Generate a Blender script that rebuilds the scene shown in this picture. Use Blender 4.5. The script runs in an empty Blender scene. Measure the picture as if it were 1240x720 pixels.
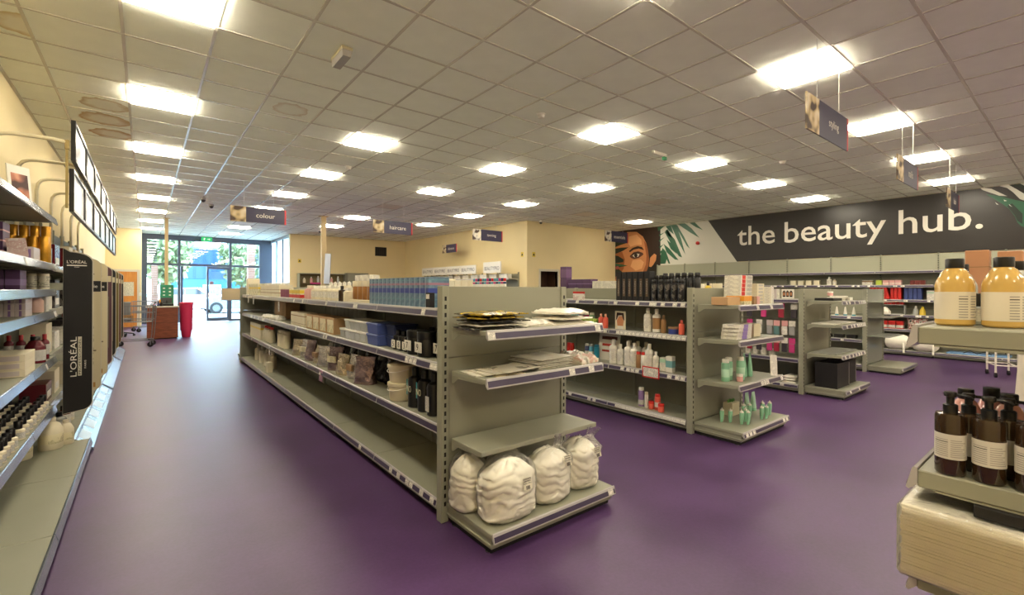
import bpy, math, random
from math import sin, cos, pi, radians as R
from mathutils import Vector, Matrix, noise

# ------------------------------------------------------------------ camera, world, exposure
SC = bpy.context.scene
COL = SC.collection
CAM_H = 1.425
YAW = 0.67011
cam_data = bpy.data.cameras.new('camera')
cam_data.sensor_width = 36.0
cam_data.lens = 559.38 / 1240 * 36.0
cam_data.shift_y = -10.72 / 1240
cam_data.clip_start = 0.05
cam_data.clip_end = 300
cam = bpy.data.objects.new('camera', cam_data)
COL.objects.link(cam)
cam.matrix_world = (Matrix.Translation((0, 0, CAM_H)) @ Matrix.Rotation(-YAW, 4, 'Z') @
                    Matrix.Rotation(pi / 2, 4, 'X') @ Matrix.Rotation(0.0032, 4, 'Z'))
SC.camera = cam
SC.view_settings.view_transform = 'Standard'
SC.view_settings.look = 'None'
SC.view_settings.gamma = 1
SC.view_settings.use_curve_mapping = False
SC.view_settings.exposure = 0.79
PANEL_STRENGTH = 16.0
SKY_STRENGTH = 17.0
PANEL_COLOUR = (1.0, 0.895, 0.70)
world = bpy.data.worlds.new('sky')
SC.world = world
world.use_nodes = True
wn = world.node_tree.nodes
wn['Background'].inputs[0].default_value = (0.58, 0.81, 1.0, 1)
wn['Background'].inputs[1].default_value = SKY_STRENGTH

# ------------------------------------------------------------------ materials
def lin(c):
    return tuple(((x / 255 / 12.92) if x / 255 <= 0.04045 else ((x / 255 + 0.055) / 1.055) ** 2.4) for x in c)

MATS = {}
def mat(name, rgb, rough=0.5, metal=0.0, vary=0.0, scale=8.0, spec=0.5, coat=0.0, bump=0.0, bscale=60.0, emit=0.0,
        stretch=(1, 1, 1), trans=0.0, ior=1.45):
    if name in MATS: return MATS[name]
    m = bpy.data.materials.new(name); m.use_nodes = True
    nt = m.node_tree; b = nt.nodes['Principled BSDF']
    c = lin(rgb)
    b.inputs['Base Color'].default_value = (*c, 1)
    b.inputs['Roughness'].default_value = rough
    b.inputs['Metallic'].default_value = metal
    b.inputs['Specular IOR Level'].default_value = spec
    b.inputs['Coat Weight'].default_value = coat
    b.inputs['Transmission Weight'].default_value = trans
    b.inputs['IOR'].default_value = ior
    if emit:
        b.inputs['Emission Color'].default_value = (*c, 1); b.inputs['Emission Strength'].default_value = emit
    if vary or bump:
        tc = nt.nodes.new('ShaderNodeTexCoord'); mp = nt.nodes.new('ShaderNodeMapping')
        mp.inputs['Scale'].default_value = stretch
        nt.links.new(tc.outputs['Object'], mp.inputs[0])
    if vary:
        n = nt.nodes.new('ShaderNodeTexNoise'); n.inputs['Scale'].default_value = scale; n.inputs['Detail'].default_value = 4
        nt.links.new(mp.outputs[0], n.inputs['Vector'])
        r = nt.nodes.new('ShaderNodeValToRGB')
        r.color_ramp.elements[0].position = 0.3; r.color_ramp.elements[1].position = 0.7
        r.color_ramp.elements[0].color = (*[x * (1 - vary) for x in c], 1)
        r.color_ramp.elements[1].color = (*[min(1, x * (1 + vary)) for x in c], 1)
        nt.links.new(n.outputs['Fac'], r.inputs[0]); nt.links.new(r.outputs[0], b.inputs['Base Color'])
    if bump:
        n2 = nt.nodes.new('ShaderNodeTexNoise'); n2.inputs['Scale'].default_value = bscale
        nt.links.new(mp.outputs[0], n2.inputs['Vector'])
        bp = nt.nodes.new('ShaderNodeBump'); bp.inputs['Strength'].default_value = bump; bp.inputs['Distance'].default_value = 0.01
        nt.links.new(n2.outputs['Fac'], bp.inputs['Height']); nt.links.new(bp.outputs[0], b.inputs['Normal'])
    MATS[name] = m
    return m

def print_mat(name, base, ink, lines=90.0, amount=0.5, rough=0.5, gap=6.0):
    """printed surface: fine broken lines of small print on a plain ground"""
    if name in MATS: return MATS[name]
    m = mat(name, base, rough)
    nt = m.node_tree; b = nt.nodes['Principled BSDF']
    tc = nt.nodes.new('ShaderNodeTexCoord')
    w = nt.nodes.new('ShaderNodeTexWave'); w.bands_direction = 'Z'; w.inputs['Scale'].default_value = lines
    w.inputs['Distortion'].default_value = 0.0
    n = nt.nodes.new('ShaderNodeTexNoise'); n.inputs['Scale'].default_value = lines * 2.2
    n2 = nt.nodes.new('ShaderNodeTexNoise'); n2.inputs['Scale'].default_value = gap
    for k in (w, n, n2): nt.links.new(tc.outputs['Object'], k.inputs['Vector'])
    m1 = nt.nodes.new('ShaderNodeMath'); m1.operation = 'MULTIPLY'
    nt.links.new(w.outputs['Fac'], m1.inputs[0]); nt.links.new(n.outputs['Fac'], m1.inputs[1])
    g = nt.nodes.new('ShaderNodeMath'); g.operation = 'GREATER_THAN'; g.inputs[1].default_value = 0.36
    nt.links.new(m1.outputs[0], g.inputs[0])
    g2 = nt.nodes.new('ShaderNodeMath'); g2.operation = 'GREATER_THAN'; g2.inputs[1].default_value = 1 - amount
    nt.links.new(n2.outputs['Fac'], g2.inputs[0])
    m2 = nt.nodes.new('ShaderNodeMath'); m2.operation = 'MULTIPLY'
    nt.links.new(g.outputs[0], m2.inputs[0]); nt.links.new(g2.outputs[0], m2.inputs[1])
    mx = nt.nodes.new('ShaderNodeMix'); mx.data_type = 'RGBA'
    mx.inputs[6].default_value = (*lin(base), 1); mx.inputs[7].default_value = (*lin(ink), 1)
    nt.links.new(m2.outputs[0], mx.inputs[0]); nt.links.new(mx.outputs[2], b.inputs['Base Color'])
    return m

def ramp_mat(name, stops, scale, kind='noise', rough=0.5, metal=0.0, stretch=(1, 1, 1), detail=3.0):
    if name in MATS: return MATS[name]
    m = mat(name, stops[0][1], rough, metal)
    nt = m.node_tree; b = nt.nodes['Principled BSDF']
    tc = nt.nodes.new('ShaderNodeTexCoord'); mp = nt.nodes.new('ShaderNodeMapping'); mp.inputs['Scale'].default_value = stretch
    nt.links.new(tc.outputs['Object'], mp.inputs[0])
    n = nt.nodes.new({'noise': 'ShaderNodeTexNoise', 'voronoi': 'ShaderNodeTexVoronoi', 'wave': 'ShaderNodeTexWave'}[kind])
    n.inputs['Scale'].default_value = scale
    if kind == 'noise': n.inputs['Detail'].default_value = detail
    if kind == 'wave': n.inputs['Distortion'].default_value = 2.0
    nt.links.new(mp.outputs[0], n.inputs['Vector'])
    r = nt.nodes.new('ShaderNodeValToRGB'); cr = r.color_ramp
    while len(cr.elements) < len(stops): cr.elements.new(0.5)
    for e, (p, c) in zip(cr.elements, stops): e.position = p; e.color = (*lin(c), 1)
    nt.links.new(n.outputs['Color' if kind == 'voronoi' else 'Fac'], r.inputs[0])
    nt.links.new(r.outputs[0], b.inputs['Base Color'])
    return m

def clear_mat(name, tint=(255, 255, 255), gloss=0.25, rough=0.05, crinkle=0.0, cscale=30.0, milk=0.0, through=False, fres=1.0):
    """thin clear sheet (glass pane, film): see-through with a fresnel shine"""
    if name in MATS: return MATS[name]
    m = bpy.data.materials.new(name); m.use_nodes = True
    nt = m.node_tree; nt.nodes.remove(nt.nodes['Principled BSDF']); out = nt.nodes['Material Output']
    t = nt.nodes.new('ShaderNodeBsdfTransparent'); t.inputs[0].default_value = (*lin(tint), 1)
    g = nt.nodes.new('ShaderNodeBsdfGlossy'); g.inputs['Roughness'].default_value = rough
    fr = nt.nodes.new('ShaderNodeFresnel'); fr.inputs[0].default_value = 1.5
    mul = nt.nodes.new('ShaderNodeMath'); mul.operation = 'MULTIPLY_ADD'
    mul.inputs[1].default_value = fres; mul.inputs[2].default_value = gloss * 0.2; mul.use_clamp = True
    nt.links.new(fr.outputs[0], mul.inputs[0])
    mx = nt.nodes.new('ShaderNodeMixShader')
    nt.links.new(mul.outputs[0], mx.inputs[0]); nt.links.new(t.outputs[0], mx.inputs[1]); nt.links.new(g.outputs[0], mx.inputs[2])
    last = mx
    if milk:
        d = nt.nodes.new('ShaderNodeBsdfTranslucent' if through else 'ShaderNodeBsdfDiffuse'); d.inputs[0].default_value = (*lin(tint), 1)
        m2 = nt.nodes.new('ShaderNodeMixShader'); m2.inputs[0].default_value = milk
        nt.links.new(mx.outputs[0], m2.inputs[1]); nt.links.new(d.outputs[0], m2.inputs[2]); last = m2
    if crinkle:
        n = nt.nodes.new('ShaderNodeTexNoise'); n.inputs['Scale'].default_value = cscale; n.inputs['Detail'].default_value = 5
        tc = nt.nodes.new('ShaderNodeTexCoord'); nt.links.new(tc.outputs['Object'], n.inputs['Vector'])
        bp = nt.nodes.new('ShaderNodeBump'); bp.inputs['Strength'].default_value = crinkle; bp.inputs['Distance'].default_value = 0.02
        nt.links.new(n.outputs['Fac'], bp.inputs['Height']); nt.links.new(bp.outputs[0], g.inputs['Normal']); nt.links.new(bp.outputs[0], fr.inputs['Normal'])
    nt.links.new(last.outputs[0], out.inputs[0])
    MATS[name] = m
    return m

# ------------------------------------------------------------------ mesh collector
class MB:
    def __init__(s): s.v = []; s.f = []
    def box(s, x0, x1, y0, y1, z0, z1, b=0.0):
        if x1 < x0: x0, x1 = x1, x0
        if y1 < y0: y0, y1 = y1, y0
        if z1 < z0: z0, z1 = z1, z0
        o = len(s.v)
        if not b:
            s.v += [(x, y, z) for z in (z0, z1) for y in (y0, y1) for x in (x0, x1)]
            s.f += [tuple(o + i for i in q) for q in ((0, 2, 3, 1), (4, 5, 7, 6), (0, 1, 5, 4), (2, 6, 7, 3), (0, 4, 6, 2), (1, 3, 7, 5))]
            return s
        lo = (x0, y0, z0); hi = (x1, y1, z1); ix = {}
        for sx in (0, 1):
            for sy in (0, 1):
                for sz in (0, 1):
                    sg = (sx, sy, sz)
                    for a in range(3):
                        p = [(hi[k] - (b if k != a else 0)) if sg[k] else (lo[k] + (b if k != a else 0)) for k in range(3)]
                        ix[(sg, a)] = len(s.v); s.v.append(tuple(p))
        cen = Vector([(lo[k] + hi[k]) / 2 for k in range(3)])
        def face(q):
            P = [Vector(s.v[i]) for i in q]
            nrm = (P[1] - P[0]).cross(P[2] - P[0]); c = sum(P, Vector()) / len(P)
            s.f.append(tuple(q) if nrm.dot(c - cen) > 0 else tuple(reversed(q)))
        for a in range(3):
            o1, o2 = [k for k in range(3) if k != a]
            for sa in (0, 1):
                q = []
                for u, w in ((0, 0), (1, 0), (1, 1), (0, 1)):
                    sg = [0, 0, 0]; sg[a] = sa; sg[o1] = u; sg[o2] = w
                    q.append(ix[(tuple(sg), a)])
                face(q)
        for c in range(3):
            a, d = [k for k in range(3) if k != c]
            for sa in (0, 1):
                for sd in (0, 1):
                    g0 = [0, 0, 0]; g0[a] = sa; g0[d] = sd; g1 = list(g0); g1[c] = 1
                    g0 = tuple(g0); g1 = tuple(g1)
                    face([ix[(g0, a)], ix[(g0, d)], ix[(g1, d)], ix[(g1, a)]])
        for sx in (0, 1):
            for sy in (0, 1):
                for sz in (0, 1):
                    face([ix[((sx, sy, sz), k)] for k in range(3)])
        return s
    def rings(s, rs, cap0=True, cap1=True, closed=True):
        n = len(rs[0]); o = len(s.v)
        for r in rs: s.v += [tuple(p) for p in r]
        for i in range(len(rs) - 1):
            for j in range(n if closed else n - 1):
                a = o + i * n + j; b = o + i * n + (j + 1) % n
                s.f.append((a, b, b + n, a + n))
        if cap0: s.f.append(tuple(o + j for j in reversed(range(n))))
        if cap1: s.f.append(tuple(o + (len(rs) - 1) * n + j for j in range(n)))
        return s
    def lathe(s, prof, n=16, cx=0, cy=0, z=0, cap0=True, cap1=True):
        return s.rings([[(cx + r * cos(2 * pi * j / n), cy + r * sin(2 * pi * j / n), z + h) for j in range(n)] for r, h in prof], cap0, cap1)
    def tube(s, path, r, n=8):
        P = [Vector(p) for p in path]; rs = []; up = None
        for i, p in enumerate(P):
            t = (P[min(i + 1, len(P) - 1)] - P[max(i - 1, 0)]).normalized()
            if up is None:
                up = Vector((0, 0, 1)) if abs(t.z) < 0.9 else Vector((1, 0, 0))
            a = t.cross(up).normalized(); bb = a.cross(t).normalized(); up = bb
            rs.append([p + a * (r * cos(2 * pi * j / n)) + bb * (r * sin(2 * pi * j / n)) for j in range(n)])
        rs = [list(reversed(q)) for q in rs]
        return s.rings(rs)
    def prism(s, poly, axis, a0, a1):
        """poly: 2-D outline in the two other axes, extruded along axis from a0 to a1"""
        def pt(p, a):
            return {'x': (a, p[0], p[1]), 'y': (p[0], a, p[1]), 'z': (p[0], p[1], a)}[axis]
        area = sum(poly[i][0] * poly[(i + 1) % len(poly)][1] - poly[(i + 1) % len(poly)][0] * poly[i][1] for i in range(len(poly)))
        if (area < 0) != (axis == 'y'): poly = list(reversed(poly))
        lo, hi = min(a0, a1), max(a0, a1)
        return s.rings([[pt(p, lo) for p in poly], [pt(p, hi) for p in poly]])
    def mesh(s, name, smooth=False, angle=40):
        me = bpy.data.meshes.new(name); me.from_pydata(s.v, [], s.f); me.update()
        if smooth:
            me.polygons.foreach_set('use_smooth', [True] * len(me.polygons))
            me.set_sharp_from_angle(angle=R(angle))
        return me

CACHE = {}
def cached(key, fn):
    if key not in CACHE: CACHE[key] = fn()
    return CACHE[key]

def bmesh_box(w, d, h, b=0.0, name='box'):
    """box centred in x and y, standing on z = 0"""
    key = ('bx', round(w, 4), round(d, 4), round(h, 4), round(b, 4))
    return cached(key, lambda: MB().box(-w / 2, w / 2, -d / 2, d / 2, 0, h, b).mesh(name))

def with_mat(me, m):
    """a mesh datablock of this shape with this material (shared by everything that asks for the pair)"""
    def mk():
        c = me.copy() if len(me.materials) else me
        c.materials.clear(); c.materials.append(m); return c
    return cached(('wm', me.name, m.name), mk)

def link(name, me, m, parent=None, loc=(0, 0, 0), rot=(0, 0, 0), scale=None):
    if isinstance(me, MB): me = me.mesh(name)
    o = bpy.data.objects.new(name, with_mat(me, m))
    COL.objects.link(o); o.parent = parent; o.location = loc; o.rotation_euler = rot
    if scale: o.scale = scale
    return o

LABELS = {}
def tag(o, label, cat, group=None):
    n = len(label.split())
    if not 4 <= n <= 16: print('LABEL LENGTH', n, label)
    k = label.lower()
    if k in LABELS: print('LABEL TWICE', label)
    LABELS[k] = 1
    o['label'] = label; o['category'] = cat
    if group: o['group'] = group
    return o

def thing(name, label, cat, loc=(0, 0, 0), rotz=0.0, group=None):
    o = bpy.data.objects.new(name, None); COL.objects.link(o)
    o.empty_display_size = 0.1; o.location = loc; o.rotation_euler = (0, 0, rotz)
    return tag(o, label, cat, group)

def struct(name, me, m, parent=None, label=None, cat=None, **k):
    o = link(name, me, m, parent, **k)
    if parent is None:
        o['kind'] = 'structure'
        if label: o['label'] = label; o['category'] = cat
    return o

FONT_OK = bpy.data.fonts
def text_mesh(s, size=1.0, ext=0.0, spacing=1.0, bold=0.0):
    def mk():
        cu = bpy.data.curves.new('lettering', 'FONT'); cu.body = s; cu.size = size; cu.extrude = ext
        cu.resolution_u = 3; cu.space_character = spacing; cu.offset = bold
        ob = bpy.data.objects.new('lettering_tmp', cu); COL.objects.link(ob)
        dg = bpy.context.evaluated_depsgraph_get()
        me = bpy.data.meshes.new_from_object(ob.evaluated_get(dg))
        bpy.data.objects.remove(ob); bpy.data.curves.remove(cu)
        return me
    return cached(('tx', s, size, ext, spacing, bold), mk)

def lettering(s, m, parent, x, y, z, face, width=None, height=None, size=0.1, ext=0.0004, centre=True, tilt=0.0, spacing=1.0, bold=0.0, spin=0.0):
    """text standing on a vertical face; face = heading of its outward normal ('-y', '-x', '+x', '+y')"""
    me = text_mesh(s, size, ext, spacing, bold)
    xs = [v.co.x for v in me.vertices]; ys = [v.co.y for v in me.vertices]
    w = max(xs) - min(xs); hh = max(ys) - min(ys)
    sx = (width / w) if width else 1.0
    sy = (height / hh) if height else (sx if width else 1.0)
    if height and not width: sx = sy
    rz = {'-y': 0, '-x': -pi / 2, '+x': pi / 2, '+y': pi}[face]
    o = link('lettering', me, m, parent)
    offx = -(min(xs) + (w / 2 if centre else 0)) * sx
    offy = -(min(ys) + (hh / 2 if centre else 0)) * sy
    Mx = (Matrix.Translation((x, y, z)) @ Matrix.Rotation(rz, 4, 'Z') @ Matrix.Rotation(pi / 2 + tilt, 4, 'X') @ Matrix.Rotation(spin, 4, 'Z')
          @ Matrix.Translation((offx, offy, 0)) @ Matrix.Diagonal((sx, sy, 1, 1)))
    o.matrix_basis = Mx
    return o

ORD = ['first', 'second', 'third', 'fourth', 'fifth', 'sixth', 'seventh', 'eighth', 'ninth', 'tenth', 'eleventh', 'twelfth',
       'thirteenth', 'fourteenth', 'fifteenth', 'sixteenth', 'seventeenth', 'eighteenth', 'nineteenth', 'twentieth']
def nth(i, n, desc, where):
    """label of item i (0 = leftmost in the photograph) in a row of n"""
    if n == 1: return f'{desc} {where}'
    if i == 0: p = 'leftmost'
    elif i == n - 1: p = 'rightmost'
    elif n == 3: p = 'middle'
    else: p = ORD[i]
    tail = '' if p in ('leftmost', 'rightmost', 'middle') else ' from left'
    return f'{p} {desc}{tail} {where}'

# ------------------------------------------------------------------ palette
GREY = mat('shelving_grey', (144, 144, 126), 0.45, vary=0.03, scale=3)
GREY_D = mat('panel_grey', (138, 137, 120), 0.5, vary=0.03, scale=2)
GREY_LIT = mat('header_grey_lit', (160, 160, 140), 0.5)  # lighter copy of the panel grey; paints in light falling on the top panels
DARK = mat('slot_black', (18, 17, 16), 0.7)
BLACK = mat('black_plastic', (20, 19, 19), 0.3)
BLACKM = mat('black_matt', (24, 22, 22), 0.6)
WHITE = mat('white_plastic', (226, 222, 210), 0.35)
CREAM = mat('cream_plastic', (214, 204, 176), 0.4)
PAPER = print_mat('ticket_paper', (228, 224, 212), (90, 90, 95), 260, 0.6, 0.7, 30)
RAILC = mat('rail_pvc', (176, 172, 170), 0.25)
RAILP = mat('rail_insert_purple', (60, 51, 76), 0.3, vary=0.12, scale=6)
SILVER = mat('silver_rail', (160, 168, 182), 0.22, metal=0.75, vary=0.12, scale=5)
CHROME = mat('chrome', (190, 190, 192), 0.2, metal=1.0)
STEEL = mat('grey_steel', (120, 122, 126), 0.35, metal=0.8)
CLEAR = clear_mat('clear_film', (250, 250, 248), 0.4, 0.12, 0.9, 22, 0.06)
GLASS = clear_mat('window_glass', (232, 240, 242), 0.15, 0.02)
# ------------------------------------------------------------------ the setting
CEIL = 3.534
XL, XR, YF, YB = -1.12, 13.5, 23.05, -4.2
X1, Y1, X2, Y2 = 9.24, 10.92, 4.4, 19.5          # inner corners of the stepped back walls
XO, YO = -0.13, 21.5                              # office block at the front left corner

def floor_material():
    m = mat('purple_vinyl', (86, 58, 104), 0.36, spec=0.75)
    nt = m.node_tree; b = nt.nodes['Principled BSDF']
    tc = nt.nodes.new('ShaderNodeTexCoord')
    n1 = nt.nodes.new('ShaderNodeTexNoise'); n1.inputs['Scale'].default_value = 1.6; n1.inputs['Detail'].default_value = 8; n1.inputs['Roughness'].default_value = 0.65
    n2 = nt.nodes.new('ShaderNodeTexNoise'); n2.inputs['Scale'].default_value = 55; n2.inputs['Detail'].default_value = 3
    for n in (n1, n2): nt.links.new(tc.outputs['Object'], n.inputs['Vector'])
    a = nt.nodes.new('ShaderNodeMath'); a.operation = 'MULTIPLY_ADD'; a.inputs[1].default_value = 0.35
    nt.links.new(n2.outputs['Fac'], a.inputs[0]); nt.links.new(n1.outputs['Fac'], a.inputs[2])
    r = nt.nodes.new('ShaderNodeValToRGB')
    r.color_ramp.elements[0].position = 0.45; r.color_ramp.elements[0].color = (*lin((62, 36, 75)), 1)
    r.color_ramp.elements[1].position = 0.85; r.color_ramp.elements[1].color = (*lin((83, 54, 100)), 1)
    nt.links.new(a.outputs[0], r.inputs[0]); nt.links.new(r.outputs[0], b.inputs['Base Color'])
    rr = nt.nodes.new('ShaderNodeMapRange'); rr.inputs[3].default_value = 0.36; rr.inputs[4].default_value = 0.50
    nt.links.new(n1.outputs['Fac'], rr.inputs[0]); nt.links.new(rr.outputs[0], b.inputs['Roughness'])
    return m
FLOOR = floor_material()
WALLC = mat('cream_wall_paint', (230, 212, 164), 0.75, vary=0.02, scale=1.5)
WALLB = mat('plain_wall_paint', (220, 212, 196), 0.8)
FRAME = mat('dark_window_frame', (74, 82, 96), 0.4)
CEILT = mat('ceiling_tile_white', (240, 243, 230), 0.9, vary=0.025, scale=5, bump=0.15, bscale=180)
TBAR = mat('ceiling_grid_white', (206, 202, 188), 0.25)

struct('floor', MB().box(XL - 0.1, XR + 0.1, YB - 0.1, YF + 0.1, -0.08, 0.0), FLOOR)
struct('wall_left', MB().box(XL - 0.12, XL, YB, YO + 0.1, 0, CEIL + 0.1), WALLC)
struct('wall_right', MB().box(XR, XR + 0.12, YB, Y1 + 0.1, 0, CEIL + 0.1), WALLC)
struct('wall_back', MB().box(XL - 0.12, XR + 0.12, YB - 0.12, YB, 0, CEIL + 0.1), WALLB)
o_ = MB().box(XL, XO, YO, YO + 0.1, 0, CEIL + 0.1).box(XO - 0.1, XO, YO + 0.1, YF + 0.06, 0, CEIL + 0.1)
struct('wall_office', o_, WALLC)
# wall with the service hatch (opening X 9.80-10.55, z 1.15-1.985)
hx0, hx1, hz0, hz1 = 9.80, 10.55, 1.15, 1.985
h_ = MB().box(X1, hx0, Y1, Y1 + 0.1, 0, CEIL + 0.1).box(hx1, XR, Y1, Y1 + 0.1, 0, CEIL + 0.1)
h_.box(hx0, hx1, Y1, Y1 + 0.1, 0, hz0).box(hx0, hx1, Y1, Y1 + 0.1, hz1, CEIL + 0.1)
struct('wall_hatch', h_, WALLC)
HB = mat('hatch_interior_brown', (74, 48, 30), 0.7, vary=0.2, scale=3)
struct('wall_hatch_room', MB().box(hx0 - 0.1, hx1 + 0.1, Y1 + 0.55, Y1 + 0.6, 0.9, 2.2).box(hx0 - 0.1, hx0 - 0.05, Y1 + 0.1, Y1 + 0.55, 0.9, 2.2)
       .box(hx1 + 0.05, hx1 + 0.1, Y1 + 0.1, Y1 + 0.55, 0.9, 2.2).box(hx0 - 0.1, hx1 + 0.1, Y1 + 0.1, Y1 + 0.6, 0.85, 0.9).box(hx0 - 0.1, hx1 + 0.1, Y1 + 0.1, Y1 + 0.6, 2.2, 2.25), HB)
WHP = mat('white_gloss_trim', (206, 198, 180), 0.4)
struct('trim_1', MB().box(hx0 - 0.07, hx0, Y1 - 0.02, Y1 + 0.1, hz0 - 0.07, hz1 + 0.07).box(hx1, hx1 + 0.07, Y1 - 0.02, Y1 + 0.1, hz0 - 0.07, hz1 + 0.07)
       .box(hx0, hx1, Y1 - 0.02, Y1 + 0.1, hz1, hz1 + 0.07).box(hx0, hx1, Y1 - 0.02, Y1 + 0.1, hz0 - 0.07, hz0), WHP)
struct('wall_side', MB().box(X1, X1 + 0.1, Y1 + 0.1, Y2 + 0.1, 0, CEIL + 0.1), WALLC)
struct('wall_rear', MB().box(X2, X1, Y2, Y2 + 0.1, 0, CEIL + 0.1), WALLC)

# frosted side window X = 4.4
sw = struct('window_2', MB().box(X2, X2 + 0.08, Y2 + 0.1, YF + 0.05, 0, 0.5).box(X2, X2 + 0.08, Y2 + 0.1, YF + 0.05, 3.42, CEIL + 0.1)
            .box(X2, X2 + 0.08, Y2 + 0.1, Y2 + 0.18, 0.5, 3.42), mat('blue_grey_frame', (150, 162, 170), 0.4))
FROST = clear_mat('frosted_film', (226, 236, 242), 0.3, 0.3, 0, 1, 0.6, True)
for i in range(3):
    y0 = Y2 + 0.18 + i * 1.13
    struct('pane', MB().box(X2 + 0.03, X2 + 0.045, y0 + 0.02, y0 + 1.09, 0.5, 3.42), FROST, sw)
    struct('mullion', MB().box(X2 - 0.005, X2 + 0.07, y0 + 1.09, y0 + 1.15, 0.5, 3.42), FRAME, sw)

# front glazing
fw = struct('window_1', MB().box(XO, X2 + 0.1, YF, YF + 0.1, 3.33, CEIL + 0.1).box(XO, 0.03, YF - 0.02, YF + 0.1, 0, 3.33)
            .box(3.93, X2 + 0.08, YF - 0.12, YF + 0.1, 0, 3.33).box(0.03, 1.02, YF, YF + 0.09, 0, 0.09).box(2.86, 3.93, YF, YF + 0.09, 0, 0.09), FRAME)
for x in (1.05, 2.84):
    struct('mullion', MB().box(x - 0.045, x + 0.045, YF - 0.02, YF + 0.1, 0, 3.33), FRAME, fw)
struct('transom', MB().box(0.03, 3.93, YF - 0.015, YF + 0.09, 2.31, 2.40), FRAME, fw)
for i in range(9):
    struct('louvre_slat', MB().box(0.04, 0.33, YF + 0.105, YF + 0.12, 2.46 + i * 0.095, 2.51 + i * 0.095), FRAME, fw)
for x0, x1, z0, z1 in ((0.03, 1.005, 0.09, 2.31), (0.03, 1.005, 2.40, 3.33), (1.095, 2.795, 2.40, 3.33), (2.885, 3.93, 0.09, 2.31), (2.885, 3.93, 2.40, 3.33)):
    struct('pane', MB().box(x0, x1, YF + 0.03, YF + 0.042, z0, z1), GLASS, fw)
def glazed_door(name, x0, x1):
    d = struct(name, MB().box(x0, x0 + 0.075, YF - 0.01, YF + 0.06, 0.02, 2.30).box(x1 - 0.075, x1, YF - 0.01, YF + 0.06, 0.02, 2.30)
               .box(x0 + 0.075, x1 - 0.075, YF - 0.01, YF + 0.06, 2.2, 2.30).box(x0 + 0.075, x1 - 0.075, YF - 0.01, YF + 0.06, 0.02, 0.17), FRAME)
    struct('pane', MB().box(x0 + 0.075, x1 - 0.075, YF + 0.02, YF + 0.032, 0.17, 2.2), GLASS, d)
    return d
d2 = glazed_door('door_1', 1.985, 2.795)
struct('handle', MB().tube([(2.03, YF - 0.07, 0.9), (2.03, YF - 0.07, 1.2)], 0.016).box(2.02, 2.04, YF - 0.07, YF - 0.01, 0.93, 0.95).box(2.02, 2.04, YF - 0.07, YF - 0.01, 1.15, 1.17), STEEL, d2)
struct('lock_plate', MB().box(2.0, 2.05, YF - 0.03, YF - 0.01, 0.98, 1.1), BLACK, d2)
struct('round_sticker', MB().rings([[(2.16 + 0.08 * cos(a * pi / 8), yy, 1.62 + 0.08 * sin(a * pi / 8)) for a in range(16)] for yy in (YF + 0.019, YF + 0.0175)]), mat('sticker_mauve', (150, 120, 130), 0.5), d2)
# second leaf stands open, swung outwards
dl = struct('door_2', MB().box(-0.04, 0.04, 0, 0.075, 0.02, 2.3).box(-0.04, 0.04, 0.775, 0.85, 0.02, 2.3).box(-0.04, 0.04, 0.075, 0.775, 2.2, 2.3)
            .box(-0.04, 0.04, 0.075, 0.775, 0.02, 0.17), FRAME)
dl.location = (1.15, YF + 0.12, 0)
struct('pane', MB().box(-0.006, 0.006, 0.075, 0.775, 0.17, 2.2), GLASS, dl)
struct('floor_mat', MB().box(0.1, 3.9, YF - 0.62, YF - 0.05, 0.0, 0.012), mat('pale_entrance_mat', (170, 172, 180), 0.7, vary=0.1, scale=20))

# office door
OAK = ramp_mat('orange_oak_veneer', [(0.3, (196, 124, 52)), (0.7, (212, 146, 70))], 3, 'noise', 0.45, stretch=(14, 14, 1))
struct('door_3', MB().box(-0.96, -0.25, YO - 0.03, YO - 0.005, 0.01, 1.99), OAK)
dd = bpy.data.objects['door_3']
struct('door_frame', MB().box(-1.04, -0.96, YO - 0.045, YO, 0, 2.07).box(-0.25, -0.17, YO - 0.045, YO, 0, 2.07).box(-0.96, -0.25, YO - 0.045, YO, 1.99, 2.07), WHP, dd)
struct('handle', MB().tube([(-0.86, YO - 0.03, 1.0), (-0.86, YO - 0.09, 1.0), (-0.75, YO - 0.09, 1.0)], 0.012), CHROME, dd)
struct('vent_grille', MB().box(-0.85, -0.35, YO - 0.037, YO - 0.03, 0.18, 0.42), mat('door_grille', (150, 110, 60), 0.5), dd)
tag(link('paper_notice', MB().box(-0.66, -0.34, YO - 0.04, YO - 0.033, 1.12, 1.62), print_mat('notice_paper', (226, 220, 196), (120, 110, 100), 18, 0.75, 0.8, 3)),
    'white paper notice taped to the orange wooden door', 'notice')
tag(link('light_switch', MB().box(-0.20, -0.125, YO - 0.06, YO - 0.05, 1.12, 1.24, 0.003), WHITE), 'white light switch plate beside the orange wooden door', 'switch')
bpy.data.objects['light_switch'].location.x = 0.0

# structural posts
POSTC = mat('beige_post_paint', (188, 166, 124), 0.6)
def post_shape(x, y, w):
    return MB().box(x - w / 2, x + w / 2, y - w / 2, y + w / 2, 0.012, CEIL - 0.012, 0.006).box(x - w, x + w, y - w, y + w, 0, 0.012).box(x - w, x + w, y - w, y + w, CEIL - 0.012, CEIL - 0.001)
p_ = struct('trim_2', post_shape(0.485, 17.5, 0.085), POSTC); p_ = struct('trim_3', post_shape(4.09, 14.1, 0.125), POSTC)

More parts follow.
